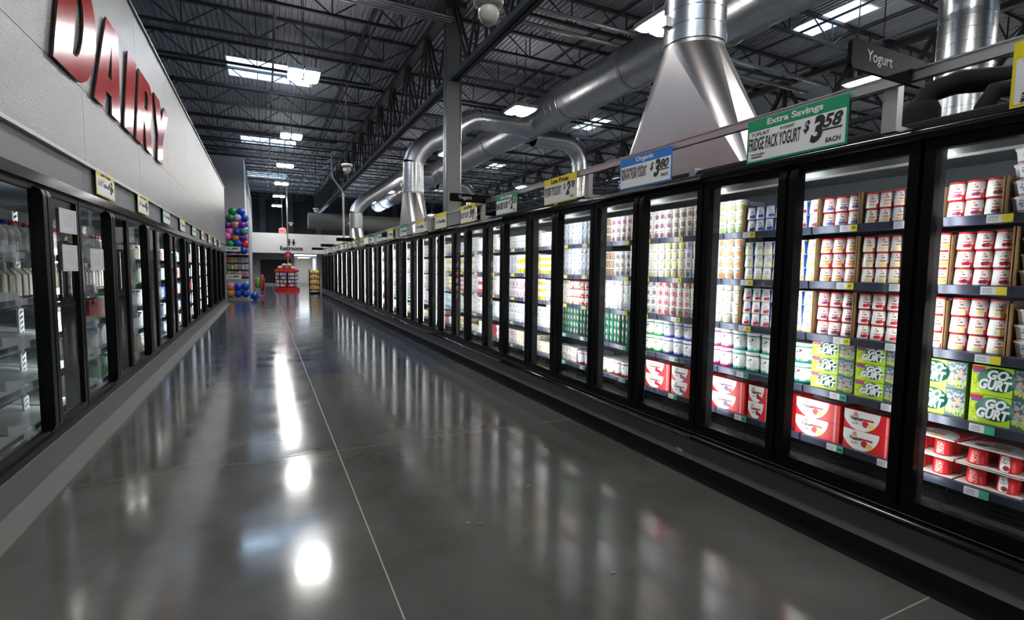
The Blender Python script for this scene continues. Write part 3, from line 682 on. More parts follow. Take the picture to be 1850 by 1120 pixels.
ROWN = {1: ('only',), 2: ('lower', 'upper'), 3: ('bottom', 'middle', 'top'), 4: ('bottom', 'second', 'third', 'top'), 5: ('bottom', 'second', 'third', 'fourth', 'top')}
SHN = ('top', 'second', 'third', 'fourth', 'bottom')
backing = MB()   # cups standing behind the front row
CNT = {}
def stack(door, si, y_left, blocks, gaps=True):
    """blocks from the reader's left (far y) to right: (key, columns, rows); 'c' = cardboard divider"""
    y = y_left; cno = 0; z = RZ[si]
    for bl in blocks:
        if bl[0] == 'c':
            rows_h = bl[1]
            m = MB().box(3.145, 3.45, y - .014, y - .009, z + .001, z + rows_h).box(3.145, 3.15, y - .016, y - .003, z + .001, z + rows_h)
            CNT['card', door, si] = CNT.get(('card', door, si), 0) + 1
            tag(m.build('cardboard_divider', CARD), 'brown cardboard tray side, %s from left, %s shelf, %s' % (ORD[CNT['card', door, si] - 1], SHN[si], door), 'cardboard', 'cardboard trays between yogurt blocks')
            y -= .018; continue
        key, cols, rows = bl[:3]
        kind, b, l, noun, look = SPEC[key]; w, ph = DIM[kind]
        for c in range(cols):
            yc = y - w / 2; xo = random.uniform(-.004, .006)
            for r in range(rows):
                if r == rows - 1 and len(bl) > 3 and c in bl[3]: continue
                o = put(noun, b, (3.15 + w / 2 + xo + random.uniform(-.002, .003), yc + random.uniform(-.002, .002), z + .001 + r * ph)); o.rotation_euler.z = random.uniform(-.12, .12) if kind not in ('square', 'squat') else random.uniform(-.04, .04)
                putl('lid', l, (0, 0, 0), o)
                tag(o, '%s, %s row, %s column, %s shelf, %s' % (look, ROWN[rows][r], ORD[cno], SHN[si], door), 'yogurt tub' if kind in ('tub', 'pail', 'squat') else 'yogurt cup', '%s stock in the cases' % noun.replace('_', ' '))
                CNT[noun] = CNT.get(noun, 0) + 1
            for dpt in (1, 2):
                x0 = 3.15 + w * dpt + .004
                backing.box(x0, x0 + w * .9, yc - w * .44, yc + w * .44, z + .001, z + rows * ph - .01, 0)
            y -= w; cno += 1
DA, DB, DC, DD, DE, DF = 'rightmost door', 'second door from right', 'third door from right', 'fourth door from right', 'fifth door from right', 'sixth door from right'
# rightmost door
stack(DA, 0, 1.535, [('r_cherry', 1, 2), ('c', .16), ('r_mixed berry', 3, 2), ('c', .18), ('q_cherry', 2, 4)])
stack(DA, 1, 1.56, [('r_strawberry', 1, 3), ('r_peach', 1, 3), ('c', .25), ('r_cherry', 3, 3), ('c', .28), ('q_banana', 2, 4)])
stack(DA, 2, 1.56, [('r_cherry', 1, 3), ('r_vanilla', 1, 3), ('c', .25), ('r_banana', 3, 3), ('c', .25), ('q_strawberry', 2, 3)])
# second door
stack(DB, 0, 2.265, [('b_cherry', 2, 2), ('c', .18), ('r_blueberry', 3, 2), ('c', .19), ('r_harvest peach', 3, 2), ('c', .18), ('r_cherry', 1, 2)])
stack(DB, 1, 2.265, [('b_peach', 2, 3), ('c', .27), ('r_peach', 3, 3), ('c', .27), ('r_banana', 3, 3), ('c', .27), ('r_peach', 1, 3)])
stack(DB, 2, 2.265, [('b_lemon', 2, 3), ('c', .27), ('r_mixed berry', 3, 3), ('c', .27), ('r_strawberry', 4, 3)])
stack(DB, 3, 2.275, [('p_teal', 1, 2)])
# third door
stack(DC, 0, 3.0, [('s_lime', 4, 3), ('c', .2), ('b_blueberry', 4, 2)])
stack(DC, 1, 3.0, [('s_orange', 4, 4, ()), ('c', .25), ('b_lemon', 4, 3)])
stack(DC, 2, 3.0, [('s_beige', 4, 4), ('c', .25), ('b_strawberry', 4, 3)])
stack(DC, 3, 2.99, [('t_magenta', 2, 2), ('t_teal', 3, 2)])
# fourth door
stack(DD, 0, 3.74, [('s_brown', 1, 3), ('s_plum', 3, 3), ('s_brown', 4, 3)])
stack(DD, 1, 3.74, [('s_beige', 3, 4), ('s_yellow', 3, 4), ('s_bluish', 2, 4)])
stack(DD, 2, 3.74, [('s_black', 2, 4), ('s_raspberry', 3, 4), ('s_apple', 3, 4)])
stack(DD, 3, 3.74, [('t_green', 2, 2), ('t_navy', 4, 2)])
# fifth door
stack(DE, 0, 4.45, [('s_mocha', 2, 3), ('s_plum', 3, 3), ('s_raspberry', 3, 3)])
stack(DE, 1, 4.45, [('s_mocha', 3, 3), ('s_black', 3, 3), ('s_yellow', 2, 4)])
stack(DE, 2, 4.45, [('w_white', 8, 4)])
stack(DE, 3, 4.45, [('m_green', 8, 4), ('t_straw', 1, 2)])
stack(DE, 4, 4.44, [('t_straw', 2, 1), ('t_apple', 3, 1)])
# sixth door
stack(DF, 0, 5.19, [('w_blue', 8, 3)])
stack(DF, 1, 5.19, [('w_blue', 3, 4), ('w_white', 1, 4), ('w_blue', 4, 4)])
stack(DF, 2, 5.19, [('b_apricot', 2, 3), ('r_harvest peach', 3, 3), ('r_cherry', 3, 3)])
stack(DF, 3, 5.19, [('m_green', 10, 4)])
stack(DF, 4, 5.18, [('w_gold', 4, 2), ('t_magenta', 2, 1)])

# snack tube boxes with the big lettering
GB = print_mat('green box print', (.30, .52, .02), [('r', .10, .5, .10, .55, (.55, .68, .03)), ('e', .42, .5, .30, .62, (.42, .62, .03)), ('r', .84, .5, .20, .6, (.06, .10, .09)), ('b', .84, .6, .17, .36, (.25, .35, .5), (16, 9)), ('b', .84, .45, .17, .3, (.45, .28, .2), (13, 7)), ('b', .84, .2, .18, .14, (.35, .55, .05), (20, 6)),
    ('r', .10, .90, .11, .07, (.5, .03, .08)), ('r', .12, .78, .10, .05, (.12, .1, .4)), ('s', .10, .5, .08, .2, (.35, .5, .02), (24, 12)), ('s', .10, .12, .05, .07, (.8, .8, .7), (20, 8))])
GBG = mat('green box side', (.16, .34, .02), .45); BADGE = mat('dark green badge', (.005, .10, .06), .45)
def gurt_box(y1, w, h, z, label):
    y0 = y1 - w
    t = thing('snack_box', label, 'box', (3.2, (y0 + y1) / 2, z), 'green snack boxes on the fourth shelves')
    MB().boxuv(3.14, 3.30, y0 + .002, y1 - .002, z, z + h - .002, 0, 1).build('carton', [GBG, GB], t)
    sc = h / .15; yc = y1 - w * .40
    m = MB().lathe([(.001, 0), (.062 * sc, .0), (.062 * sc, .0006), (.001, .0006)], (0, 0, 0), 20, cap=False)
    me = m.data('badge', [BADGE])
    for v in me.vertices: v.co.x *= 1.05 * w / .21; v.co.y *= 0.98
    put('badge', me, (3.1396, yc, z + h * .54), t, FACE_L)
    put('lettering', text_mesh('GO', .066 * w / .21, .050 * sc, LETW, .05, .25), (3.1384, yc - .004, z + h * .71), t, FACE_L)
    put('lettering', text_mesh('-', .016, .010 * sc, LETW, .05, .25), (3.1384, yc - .046, z + h * .70), t, FACE_L)
    put('lettering', text_mesh('GURT', .104 * w / .21, .054 * sc, LETW, .05, .25), (3.1382, yc + .004, z + h * .37), t, FACE_L)
for c, (y1, w) in enumerate(((2.085, .262), (1.815, .25))):
    for r in range(3): gurt_box(y1, w, .1, RZ[3] + .002 + r * .1, 'green snack box, %s of three, %s stack, fourth shelf, second door from right' % (ROWN[3][r], ('left', 'right')[c]))
for c, (y1, w) in enumerate(((1.515, .235), (1.265, .25))):
    for r in range(2): gurt_box(y1, w, .142, RZ[3] + .002 + r * .142, 'green snack box, %s of two, %s stack, fourth shelf, rightmost door' % (ROWN[2][r], ('left', 'right')[c]))

# fridge packs (closed cartons)
def pack_print(name, f1, f2):
    return print_mat('pack ' + name, RED, [('e', .36, 1.0, .40, 1.02, WH), ('r', .9, .5, .02, .5, (.7, .3, .3)), ('e', .46, .38, .07, .17, f1), ('e', .57, .30, .075, .13, f2), ('r', .50, .60, .13, .05, RED), ('s', .26, .35, .09, .06, (.5, .1, .1), (40, 12))])
PK = {'red apple': pack_print('strawberry banana', (.5, .02, .03), (.8, .66, .12)), 'blueberry': pack_print('blueberry', (.04, .06, .25), (.3, .02, .06)), 'dark berry': pack_print('cherry', (.35, .01, .02), (.25, .01, .04))}
PTOP = print_mat('pack top', RED, [('e', .55, .55, .42, .36, WH), ('s', .5, .6, .14, .08, (.06, .05, .06), (30, 14)), ('r', .62, .4, .2, .05, RED), ('e', .8, .4, .06, .1, (.35, .02, .05))])
def fridge_pack(y1, w, h, z, pk, label, dx=0):
    y0 = y1 - w; t = thing('yogurt_carton_pack', label, 'carton pack', (3.2 + dx, (y0 + y1) / 2, z), 'red and white yogurt carton packs')
    m = MB().boxuv(3.135 + dx, 3.38 + dx, y0 + .003, y1 - .003, z, z + h - .002, 2, 0); m.m[len(m.f) - 5] = 1
    m.build('carton', [PK[pk], PTOP, mat('pack side', RED, .45)], t)
    if dx: return
    yl = y1 - w * .27
    put('lettering', text_mesh('Yoplait', .075 * w / .3, .026, INK, .008), (3.1338, yl, z + h * .56), t, FACE_L)
    st = MB()
    for k in range(6):
        a = k * PI / 3; st.add([(0, 0, 0), (.010 * math.cos(a - .3), .010 * math.sin(a - .3), .0006), (.019 * math.cos(a), .019 * math.sin(a), .0004), (.010 * math.cos(a + .3), .010 * math.sin(a + .3), .0006)], [(0, 1, 2, 3)])
    put('flower_mark', st.data('flower_mark', [mat('orange flower', (.75, .14, .02), .5)]), (3.1338, yl + .004, z + h * .78), t, FACE_L)
pk_rows = [(DB, 2.29, .30, .30), (DB, 2.155, .3, .3)]
for door, seq in ((DB, ((2.33, .14, 'dark berry'), (2.17, .30, 'red apple'), (1.86, .28, 'red apple'))),
                  (DC, ((3.10, .20, 'dark berry'), (2.88, .32, 'blueberry'), (2.54, .18, 'dark berry'))),
                  (DD, ((3.65, .32, 'dark berry'), (3.32, .26, 'blueberry')))):
    for c, (y1, w, pk) in enumerate(seq):
        for r in range(2):
            fridge_pack(y1, w - .01, .118, RZ[4] + .002 + r * .118, pk, 'red pack with %s print, %s of two, %s from left, %s' % (pk.replace(' ', '-'), ROWN[2][r], ORD[c], door))
            fridge_pack(y1, w - .01, .118, RZ[4] + .002 + r * .118, pk, 'red pack behind the %s %s-print pack, %s from left, %s' % (ROWN[2][r], pk.replace(' ', '-'), ORD[c], door), .25)
# open sleeves with cups showing, rightmost door
cupR = MB().lathe([(.040, 0), (.041, .006), (.036, .075)], uvm=True, seg=16).data('cup', [print_mat('sleeve cup red', RED, [('s', .5, .5, .07, .4, (.75, .4, .35), (30, 14))])])
cupW = MB().lathe([(.040, 0), (.041, .006), (.036, .075)], uvm=True, seg=16).data('cup', [print_mat('sleeve cup white', RED, [('e', .47, .5, .085, .75, WH), ('e', .5, .28, .05, .16, (.35, .02, .04)), ('s', .47, .62, .05, .07, (.1, .06, .06), (60, 10)), ('e', .46, .82, .025, .06, (.75, .2, .05))])])
SLV = print_mat('sleeve top', RED, [('e', .5, .15, .46, .72, WH), ('s', .55, .55, .14, .09, (.06, .05, .06), (24, 16)), ('r', .5, .38, .2, .05, RED), ('e', .28, .3, .1, .12, (.3, .02, .05)), ('e', .62, .22, .1, .1, (.75, .6, .1))])
SLW = mat('sleeve board', (.62, .58, .52), .5)
for c, (y1, w) in enumerate(((1.56, .255), (1.30, .262), (1.03, .262))):
    for r in range(2):
        z = RZ[4] + .002 + r * .1; h = .098
        t = thing('sleeved_yogurt_pack', 'open sleeve of red yogurt cups, %s of two, %s from left, rightmost door' % (ROWN[2][r], ORD[c]), 'carton pack', (3.2, y1 - w / 2, z), 'sleeved packs on the bottom shelf')
        m = MB().boxuv(3.135, 3.36, y1 - w + .003, y1 - .003, z + h - .006, z + h - .002, 1, 1)
        i = len(m.f) - 6; m.m[i + 1] = 0; m.uv[i + 1] = [(1, 0), (1, 1), (0, 1), (0, 0)]
        m.box(3.135, 3.36, y1 - w + .003, y1 - .003, z, z + .003, 1).box(3.34, 3.36, y1 - w + .003, y1 - .003, z, z + h - .004, 1)
        m.build('sleeve', [SLV, SLW], t)
        for k in range(2 if c else 2):
            for dp in range(2): put('cup', cupW if (k + c) % 2 == 0 else cupR, (3.19 + dp * .085, y1 - w * (.27 + .46 * k), z + .004), t)
# stock beyond the sixth door and behind the front row: countless cups
far = MB()
def far_cup(y, x, z, w, h, mi):
    a, b = w * .40, w * .47
    far.add([(x - a, y - a, z), (x + a, y - a, z), (x + a, y + a, z), (x - a, y + a, z), (x - b, y - b, z + h), (x + b, y - b, z + h), (x + b, y + b, z + h), (x - b, y + b, z + h)],
            [(4, 5, 6, 7), (0, 1, 5, 4), (1, 2, 6, 5), (2, 3, 7, 6), (3, 0, 4, 7)], mi)
    far.uv[len(far.f) - 1] = [(0, 0), (1, 0), (1, 1), (0, 1)]
far_mats = [print_mat('far white', (.78, .78, .77), [('s', .5, .6, .3, .2, (.2, .2, .28), (14, 8)), ('r', .5, .2, .5, .06, (.5, .5, .55))]),
            print_mat('far blue', (.76, .77, .8), [('r', .5, .4, .25, .25, (.35, .42, .62)), ('s', .5, .75, .3, .1, (.15, .15, .25), (14, 8))]),
            print_mat('far gold', (.76, .73, .62), [('e', .5, .4, .3, .25, (.6, .35, .15)), ('s', .5, .8, .3, .1, (.1, .1, .1), (14, 8))]),
            print_mat('far brown', (.55, .45, .36), [('e', .5, .4, .3, .3, (.3, .15, .08)), ('s', .5, .8, .3, .1, (.75, .7, .6), (14, 8))]),
            print_mat('far red', (.72, .7, .7), [('r', .5, .25, .6, .25, (.6, .03, .06)), ('s', .5, .75, .3, .1, (.1, .1, .1), (14, 8))]),
            print_mat('far pink', (.75, .68, .72), [('e', .5, .4, .3, .3, (.5, .25, .4))]),
            print_mat('far aqua', (.42, .62, .70), [('r', .5, .5, .3, .15, (.75, .8, .8)), ('s', .5, .8, .3, .1, (.1, .1, .1), (14, 8))]),
            print_mat('far yellow', (.76, .74, .68), [('r', .5, .35, .6, .22, (.75, .55, .03))]),
            print_mat('far green', (.03, .2, .13), [('e', .5, .5, .3, .3, (.65, .68, .6))]), mat('far red box', (.45, .02, .03), .5)]
random.seed(21)
y = 5.27; yend = RY0 + NU * 5 * DP - .05
PLAN = {0: (0, 0, 1, 2, 3, 0), 1: (0, 2, 3, 0, 1, 7), 2: (4, 3, 6, 0, 5, 7, 0), 3: (6, 8, 0, 5, 1, 0), 4: (0, 2, 5, 7, 0, 9)}
for si, z, yy, yend in [(si, z, 5.27, yend) for si, z in enumerate(RZ)] + [(si, z, -.62, (.80, .80, .80, .98, .74)[si]) for si, z in enumerate(RZ)]:
    cur = 0; run = 0; w, h, rows = .08, .08, 3
    while yy < yend - .06:
        if run <= 0:
            cur = random.choice(PLAN[si]); run = random.randint(3, 7)
            w, h, rows = random.choice(((.08, .08, 3), (.077, .09, 3), (.075, .074, 4), (.11, .13, 2))) if si else random.choice(((.08, .08, 3), (.075, .07, 3), (.077, .09, 2)))
            if si == 4: w, h, rows = random.choice(((.1, .14, 1), (.08, .12, 1), (.12, .1, 2)))
            if yy > 15 and random.random() < .25: cur = random.choice((4, 9, 2, 0))
        for r in range(rows): far_cup(yy + w / 2, 3.16 + w / 2, z + .001 + r * h, w, h * .96, cur)
        if si in (0, 4): far_cup(yy + w / 2, 3.16 + w * 1.5, z + .001, w, h * .96 * rows, cur)
        yy += w; run -= 1
o = far.build('yogurt_stock', far_mats); tag(o, 'dense rows of yogurt tubs filling the farther case shelves', 'yogurt cups', kind='stuff')
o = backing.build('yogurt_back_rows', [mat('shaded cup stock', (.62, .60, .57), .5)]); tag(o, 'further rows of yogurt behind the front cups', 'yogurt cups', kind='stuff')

# ================================================================== SIGN RAIL AND SIGNS, STOCK SIDE
rail = MB().box(2.885, 2.91, -.6, 30.5, 2.553, 2.60).box(2.88, 2.915, -.6, 30.5, 2.598, 2.606).box(2.88, 2.915, -.6, 30.5, 2.547, 2.555).build('sign_rail', RAILM)
tag(rail, 'long aluminium sign rail running above the refrigerated cases', 'rail')
y = 1.60
while y < 30.5:
    MB().box(2.915, 2.965, y - .035, y + .035, 2.33, 2.60).build('rail_post', RAILM, rail)
    MB().box(2.965, 3.3, y - .03, y - .024, 2.332, 2.36).build('foot_bracket', RAILM, rail)
    y += 2.76
def scribble(name, hdr): return print_mat('card ' + name, (.85, .85, .85), [('s', .42, .62, .36, .16, (.02, .02, .02), (22, 3)), ('s', .82, .62, .12, .2, (.01, .01, .01), (12, 3)), ('s', .3, .85, .25, .04, (.1, .1, .1), (30, 8))])
SCR = scribble('far', None)
def price_sign(y0, y1, z0, z1, colr, hdr, lines, label, x=2.862, face=FACE_L, far_card=False):
    w = y1 - y0; h = z1 - z0; s = -1 if face == FACE_L else 1
    t = thing('price_sign', label, 'sign', (x, (y0 + y1) / 2, z0), 'price signs', rot=face)
    def part(nm, x0, x1, yb0, yb1, d, m, uv=False):
        mb = MB().add([(x0 - w / 2, yb0, -.004 if d == 0 else 0), (x1 - w / 2, yb0, -.004 if d == 0 else 0), (x1 - w / 2, yb1, -.004 if d == 0 else 0), (x0 - w / 2, yb1, -.004 if d == 0 else 0),
                       (x0 - w / 2, yb0, d), (x1 - w / 2, yb0, d), (x1 - w / 2, yb1, d), (x0 - w / 2, yb1, d)], [(3, 2, 1, 0), (4, 5, 6, 7), (0, 1, 5, 4), (1, 2, 6, 5), (2, 3, 7, 6), (3, 0, 4, 7)])
        if uv: mb.uv[1] = [(0, 0), (1, 0), (1, 1), (0, 1)]
        return putl(nm, mb.data(nm, [m]), (0, 0, 0), t)
    part('board', 0, w, 0, h, 0, {'y': YEL, 'g': GRN, 'b': BLU}[colr])
    hb = .27 * h
    part('card', .012, w - .012, .012, h - hb, .0008, SCR if far_card else WHITEP, far_card)
    if hdr: putl('lettering', text_mesh(hdr, min(.36, w * .56) if len(hdr) > 8 else .22, .05, INK if colr == 'y' else LETW, .03), (0, h - hb * .5, .0005), t)
    for (s_, cx, cy, tw, th, bold, sh) in lines: putl('lettering', text_mesh(s_, tw, th, INK, bold, sh), (cx * w - w / 2, cy * h, .001), t)
    return t
price_sign(.455, 1.10, 2.305, 2.575, 'y', 'Low Prices', [('YOPLAIT', .22, .62, .22, .05, .02, .1), ('60', .62, .42, .24, .14, .03, .2), ('STRAW', .15, .18, .12, .018, .02, 0), ('& CO', .12, .10, .09, .018, .02, 0)], 'yellow Low Prices sign cut off at the picture edge')
price_sign(1.775, 2.42, 2.305, 2.575, 'g', 'Extra Savings', [('YOPLAIT', .15, .655, .13, .022, .012, .1), ('8 COUNT', .44, .66, .095, .018, .012, .1), ('FRIDGE PACK YOGURT', .30, .43, .36, .08, .02, .1), ('$', .635, .53, .04, .075, .03, .3), ('3', .735, .44, .085, .15, .045, .3), ('58', .87, .56, .11, .075, .03, .3), ('EACH', .88, .16, .085, .026, .02, .1), ('_', .87, .385, .11, .008, .02, .1), ('WITH BLUE BERRY', .13, .185, .10, .010, .01, 0), ('& MIXED BERRY', .12, .125, .085, .010, .01, 0)], 'green Extra Savings price sign with 3.58 in black')
price_sign(3.11, 3.755, 2.31, 2.575, 'b', 'Organic', [("NANCY'S ORGANIC  32 OZ", .25, .635, .29, .022, .012, .1), ('NON-FAT PLAIN YOGURT', .29, .46, .33, .082, .014, .1), ('$', .645, .53, .04, .07, .03, .3), ('3', .74, .46, .075, .14, .045, .3), ('80', .87, .55, .10, .07, .03, .3), ('_', .87, .385, .11, .008, .02, .1), ('EACH', .88, .22, .08, .024, .02, .1)], 'blue-headed Organic price sign with 3.80 in black')
price_sign(4.465, 5.125, 2.325, 2.60, 'y', 'Low Prices', [('MOUNTAIN HIGH  32 OZ', .26, .635, .30, .020, .012, .1), ('PLAIN YOGURT', .30, .47, .35, .088, .014, .1), ('$', .655, .56, .04, .07, .03, .3), ('2', .76, .48, .085, .14, .045, .3), ('78', .89, .58, .10, .07, .03, .3), ('EACH', .88, .15, .07, .022, .02, .1)], 'yellow Low Prices sign with 2.78 in black')
price_sign(5.82, 6.465, 2.325, 2.58, 'g', 'Extra Savings', [('PLAIN GREEK YOGURT', .31, .46, .37, .088, .014, .1), ('$', .665, .56, .04, .07, .03, .3), ('2', .76, .48, .08, .14, .045, .3), ('28', .89, .58, .10, .07, .03, .3), ('EACH', .88, .15, .07, .022, .02, .1)], 'green Extra Savings sign with 2.28 in black')
price_sign(7.235, 7.87, 2.325, 2.595, 'y', 'Low Prices', [('GREEK YOGURT', .30, .45, .36, .088, .014, .1), ('99', .80, .45, .2, .14, .045, .3), ('EACH', .88, .15, .07, .022, .02, .1)], 'yellow Low Prices sign with a bold 99')
cols = 'yygyggyyygygyyg'; y = 8.6
nm = {'y': 'yellow', 'g': 'green'}
for k, c in enumerate(cols):
    price_sign(y, y + .65, 2.325, 2.59, c, None, [], 'small %s-headed price sign, %s beyond the bold 99 sign' % (nm[c], ORD[k]), far_card=True)
    y += 1.37
# blade signs across the rail
def blade(y, x0, x1, z0, z1, txt, label):
    t = thing('aisle_blade_sign', label, 'sign', ((x0 + x1) / 2, y, z0), 'black blade signs', rot=FACE_C)
    w, h = x1 - x0, z1 - z0; n = 5; r = .02
    pts = []
    for cx, cy, a in ((w / 2 - r, r, -PI / 2), (w / 2 - r, h - r, 0), (-w / 2 + r, h - r, PI / 2), (-w / 2 + r, r, PI)):
        pts += [(cx + r * math.cos(a + PI / 2 * k / n), cy + r * math.sin(a + PI / 2 * k / n)) for k in range(n + 1)]
    N = len(pts); m = MB().add([(x, yy, 0) for x, yy in pts] + [(x, yy, -.02) for x, yy in pts], [tuple(range(N)), tuple(range(2 * N - 1, N - 1, -1))] + [((i + 1) % N, i, N + i, N + (i + 1) % N) for i in range(N)])
    putl('board', m.data('board', [BLACK]), (0, 0, 0), t)
    if txt: putl('lettering', text_mesh(txt, .20, .066, LETW, .012), (-.09, h * .5, .0006), t)
    return t
blade(1.49, 2.40, 3.0, 2.53, 2.66, 'Yogurt', 'nearest black blade sign reading Yogurt, beside the metal duct')
blade(6.9, 2.35, 2.98, 2.545, 2.66, 'Yogurt', 'black blade sign reading Yogurt, beside the grey column')
blade(19.5, 2.35, 2.98, 2.55, 2.68, None, 'black blade sign above the far cases, third from the viewpoint')
blade(25.2, 2.35, 2.98, 2.55, 2.68, None, 'black blade sign above the far cases, fourth from the viewpoint')
blade(30.2, 2.35, 2.98, 2.55, 2.68, None, 'black blade sign at the far end of the case row')
# left price signs
yl = [(6.465, 'y', 'Low Prices', '3', 'yellow price sign with bold 3 over the third cooler door'), (8.33, 'y', 'Low Prices', '2', 'yellow price sign with bold 2 beyond the first cooler sign'), (10.2, 'g', None, None, 0), (12.1, 'y', None, None, 1), (14.0, 'g', None, None, 2), (15.9, 'y', None, None, 3), (17.8, 'y', None, None, 4), (19.7, 'y', None, None, 5), (21.6, 'y', None, None, 6)]
for y, c, hd, pr, lb in yl:
    if hd: price_sign(y, y + .69, 2.305, 2.565, c, 'Low Prices', [('$', .7, .55, .035, .06, .03, .3), (pr, .8, .46, .09, .14, .04, .3)], lb, -1.488, FACE_R, far_card=True)
    else: price_sign(y, y + .69, 2.305, 2.565, c, None, [], 'small %s-headed price sign, %s beyond the bold 2 sign on the cooler' % (nm[c], ORD[lb]), -1.488, FACE_R, far_card=True)

# ================================================================== COLUMN, DUCTS, PIPES
t = thing('steel_column', 'square grey steel column rising behind the refrigerated cases', 'column', (4.27, 12.4, 0))
MB().box(4.12, 4.42, 12.25, 12.55, 0, 8.0).build('shaft', COLM, t)
for k, (dx, dy, r) in enumerate(((-.19, -.08, .02), (.19, -.1, .025), (.2, .03, .018), (-.19, .06, .015))):
    MB().lathe([(r, 0), (r, 7.8)], (4.27 + dx, 12.4 + dy, 0), 10).build('conduit', RAILM, t)
MB().box(4.0, 4.54, 12.1, 12.7, 7.85, 8.0).build('cap_plate', GSTEEL, t)
def spiral(m, c, r, z0, z1, axis='z', pitch=.16, seg=32):
    """sheet metal tube with thin raised lock seams"""
    m.lathe([(r, z0), (r, z1)], c, seg, 0, axis, True, False); z = z0 + pitch
    while z < z1 - .01:
        m.lathe([(r + .0005, z), (r + .004, z + .002), (r + .004, z + .007), (r + .0005, z + .009)], c, seg, 0, axis, True, False); z += pitch
    return m
def transition(cx, cy, z0, z1, wx, wy, r, seg=8):
    """square-to-round fitting: four flat triangles, four folded quarter cones"""
    m = MB(); cs = [(cx + sx * wx / 2, cy + sy * wy / 2, z0) for sx, sy in ((1, 1), (-1, 1), (-1, -1), (1, -1))]
    rim = lambda a: (cx + r * math.cos(a), cy + r * math.sin(a), z1)
    for q in range(4):
        m.add([cs[q]] + [rim(q * PI / 2 + PI / 2 * k / seg) for k in range(seg + 1)], [(0, k + 1, k + 2) for k in range(seg)], 0, True)
        m.add([cs[q], cs[(q + 1) % 4], rim((q + 1) * PI / 2)], [(0, 1, 2)], 0)
    tp = [rim(2 * PI * k / 32) for k in range(32)]
    m.add(tp + [(p[0], p[1], z1 + .05) for p in tp], [(k, (k + 1) % 32, 32 + (k + 1) % 32, 32 + k) for k in range(32)], 0, True)
    m.box(cx - wx / 2, cx + wx / 2, cy - wy / 2, cy + wy / 2, z0 - .5, z0)
    return m
def arc_pts(c, r, a0, a1, ux, uz, n=6):
    return [(c[0] + ux[0] * r * math.cos(a0 + (a1 - a0) * k / n) + uz[0] * r * math.sin(a0 + (a1 - a0) * k / n), c[1], c[2] + ux[2] * r * math.cos(a0 + (a1 - a0) * k / n) + uz[2] * r * math.sin(a0 + (a1 - a0) * k / n)) for k in range(n + 1)]
def drop(y, zt, label, bend=True, x=4.3, r=.325, ze=5.0, xmain=8.25, zmain=6.55):
    t = thing('air_duct_drop', label, 'duct', (x, y, 1.9), 'duct drops between the cases')
    transition(x, y, 2.4, zt, .5, 2.15, r).build('square_to_round', mat('hood sheet metal', (.46, .43, .43), .34, 1.0, noise=(3, .85)), t)
    MB().lathe([(r + .012, 0), (r + .012, .1)], (x, y, zt + .04), 28, cap=False).build('collar', GALV, t)
    MB().box(x - r - .06, x - r, y + .02, y + .10, zt + .22, zt + .32).build('damper_handle', RAILM, t)
    spiral(MB(), (x, y, 0), r, zt + .05, ze).build('riser', GALV, t)
    if bend:
        xe = x + (zmain - ze)
        MB().sweep([(x, y, ze), (x + .06, y, ze + .2), (x + .22, y, ze + .42), (x + .5, y, ze + .70), (xe - .25, y, zmain - .45), (xe, y, zmain - .22), (xe + .3, y, zmain - .05), (xe + .55, y, zmain)], r, 24).build('elbow', GALVD, t)
        spiral(MB(), (0, y, zmain), r, xe + .55, xmain - .55, 'x').build('branch', GALV, t)
        MB().lathe([(r, xmain - .55), (r + .01, xmain - .5), (r + .12, xmain + .1)], (0, y, zmain), 24, 0, 'x', True, False).build('tap', GALV, t)
    return t
drop(4.4, 4.0, 'large shiny duct drop flaring to a wide hood behind the near cases', True, ze=5.2)
drop(16.2, 3.95, 'shiny duct drop with elbow behind the grey column', True, ze=4.9)
drop(27.5, 3.6, 'smaller-looking duct drop near the far end of the cases', True, ze=4.4)
t = thing('main_duct', 'long round galvanised main duct running the length of the hall', 'duct', (8.7, 20, 6.2))
yy = -4.0; k = 0
while yy < 44:
    m = spiral(MB(), (8.7, 0, 6.86), .56, yy, yy + 2.98, 'y', .37, 32); m.build('duct_section', GALVD, t)
    MB().lathe([(.565, yy + 2.95), (.60, yy + 2.96), (.60, yy + 3.03), (.565, yy + 3.04)], (8.7, 0, 6.86), 32, 0, 'y', True, False).build('flange', GALVD, t); yy += 3.0
def far_drop(x, y, r, label, zt=6.55, x0=9.2):
    t = thing('duct_riser', label, 'duct', (x, y, 1.5), 'duct drops across the hall')
    spiral(MB(), (x, y, 0), r, 1.5, zt - .9, pitch=.2).build('riser', GALV, t)
    MB().sweep([(x, y, zt - .9), (x - .03, y, zt - .6), (x - .16, y, zt - .3), (x - .38, y, zt - .1), (x - .7, y, zt)], r, 24).build('elbow', GALV, t)
    spiral(MB(), (0, y, zt), r, x0, x - .7, 'x').build('branch', GALV, t)
far_drop(10.4, 4.62, .38, 'thick vertical duct riser behind the rail at the picture edge', 6.7)
far_drop(11.3, 17.4, .33, 'vertical duct riser with rounded elbow beyond the main duct')
far_drop(11.3, 29.2, .33, 'distant duct riser with elbow beyond the main duct')
t = thing('painted_duct', 'wide olive grey duct crossing high before the restrooms', 'duct', (14, 42, 4.48))
MB().lathe([(.62, 3.05), (.62, 25)], (0, 42, 5.1), 28, 0, 'x').build('tube', FABRIC, t)
for x in (4, 8, 12, 16, 20): MB().box(x - .01, x + .01, 41.99, 42.01, 5.7, 8.25).build('hanger', STEEL, t)
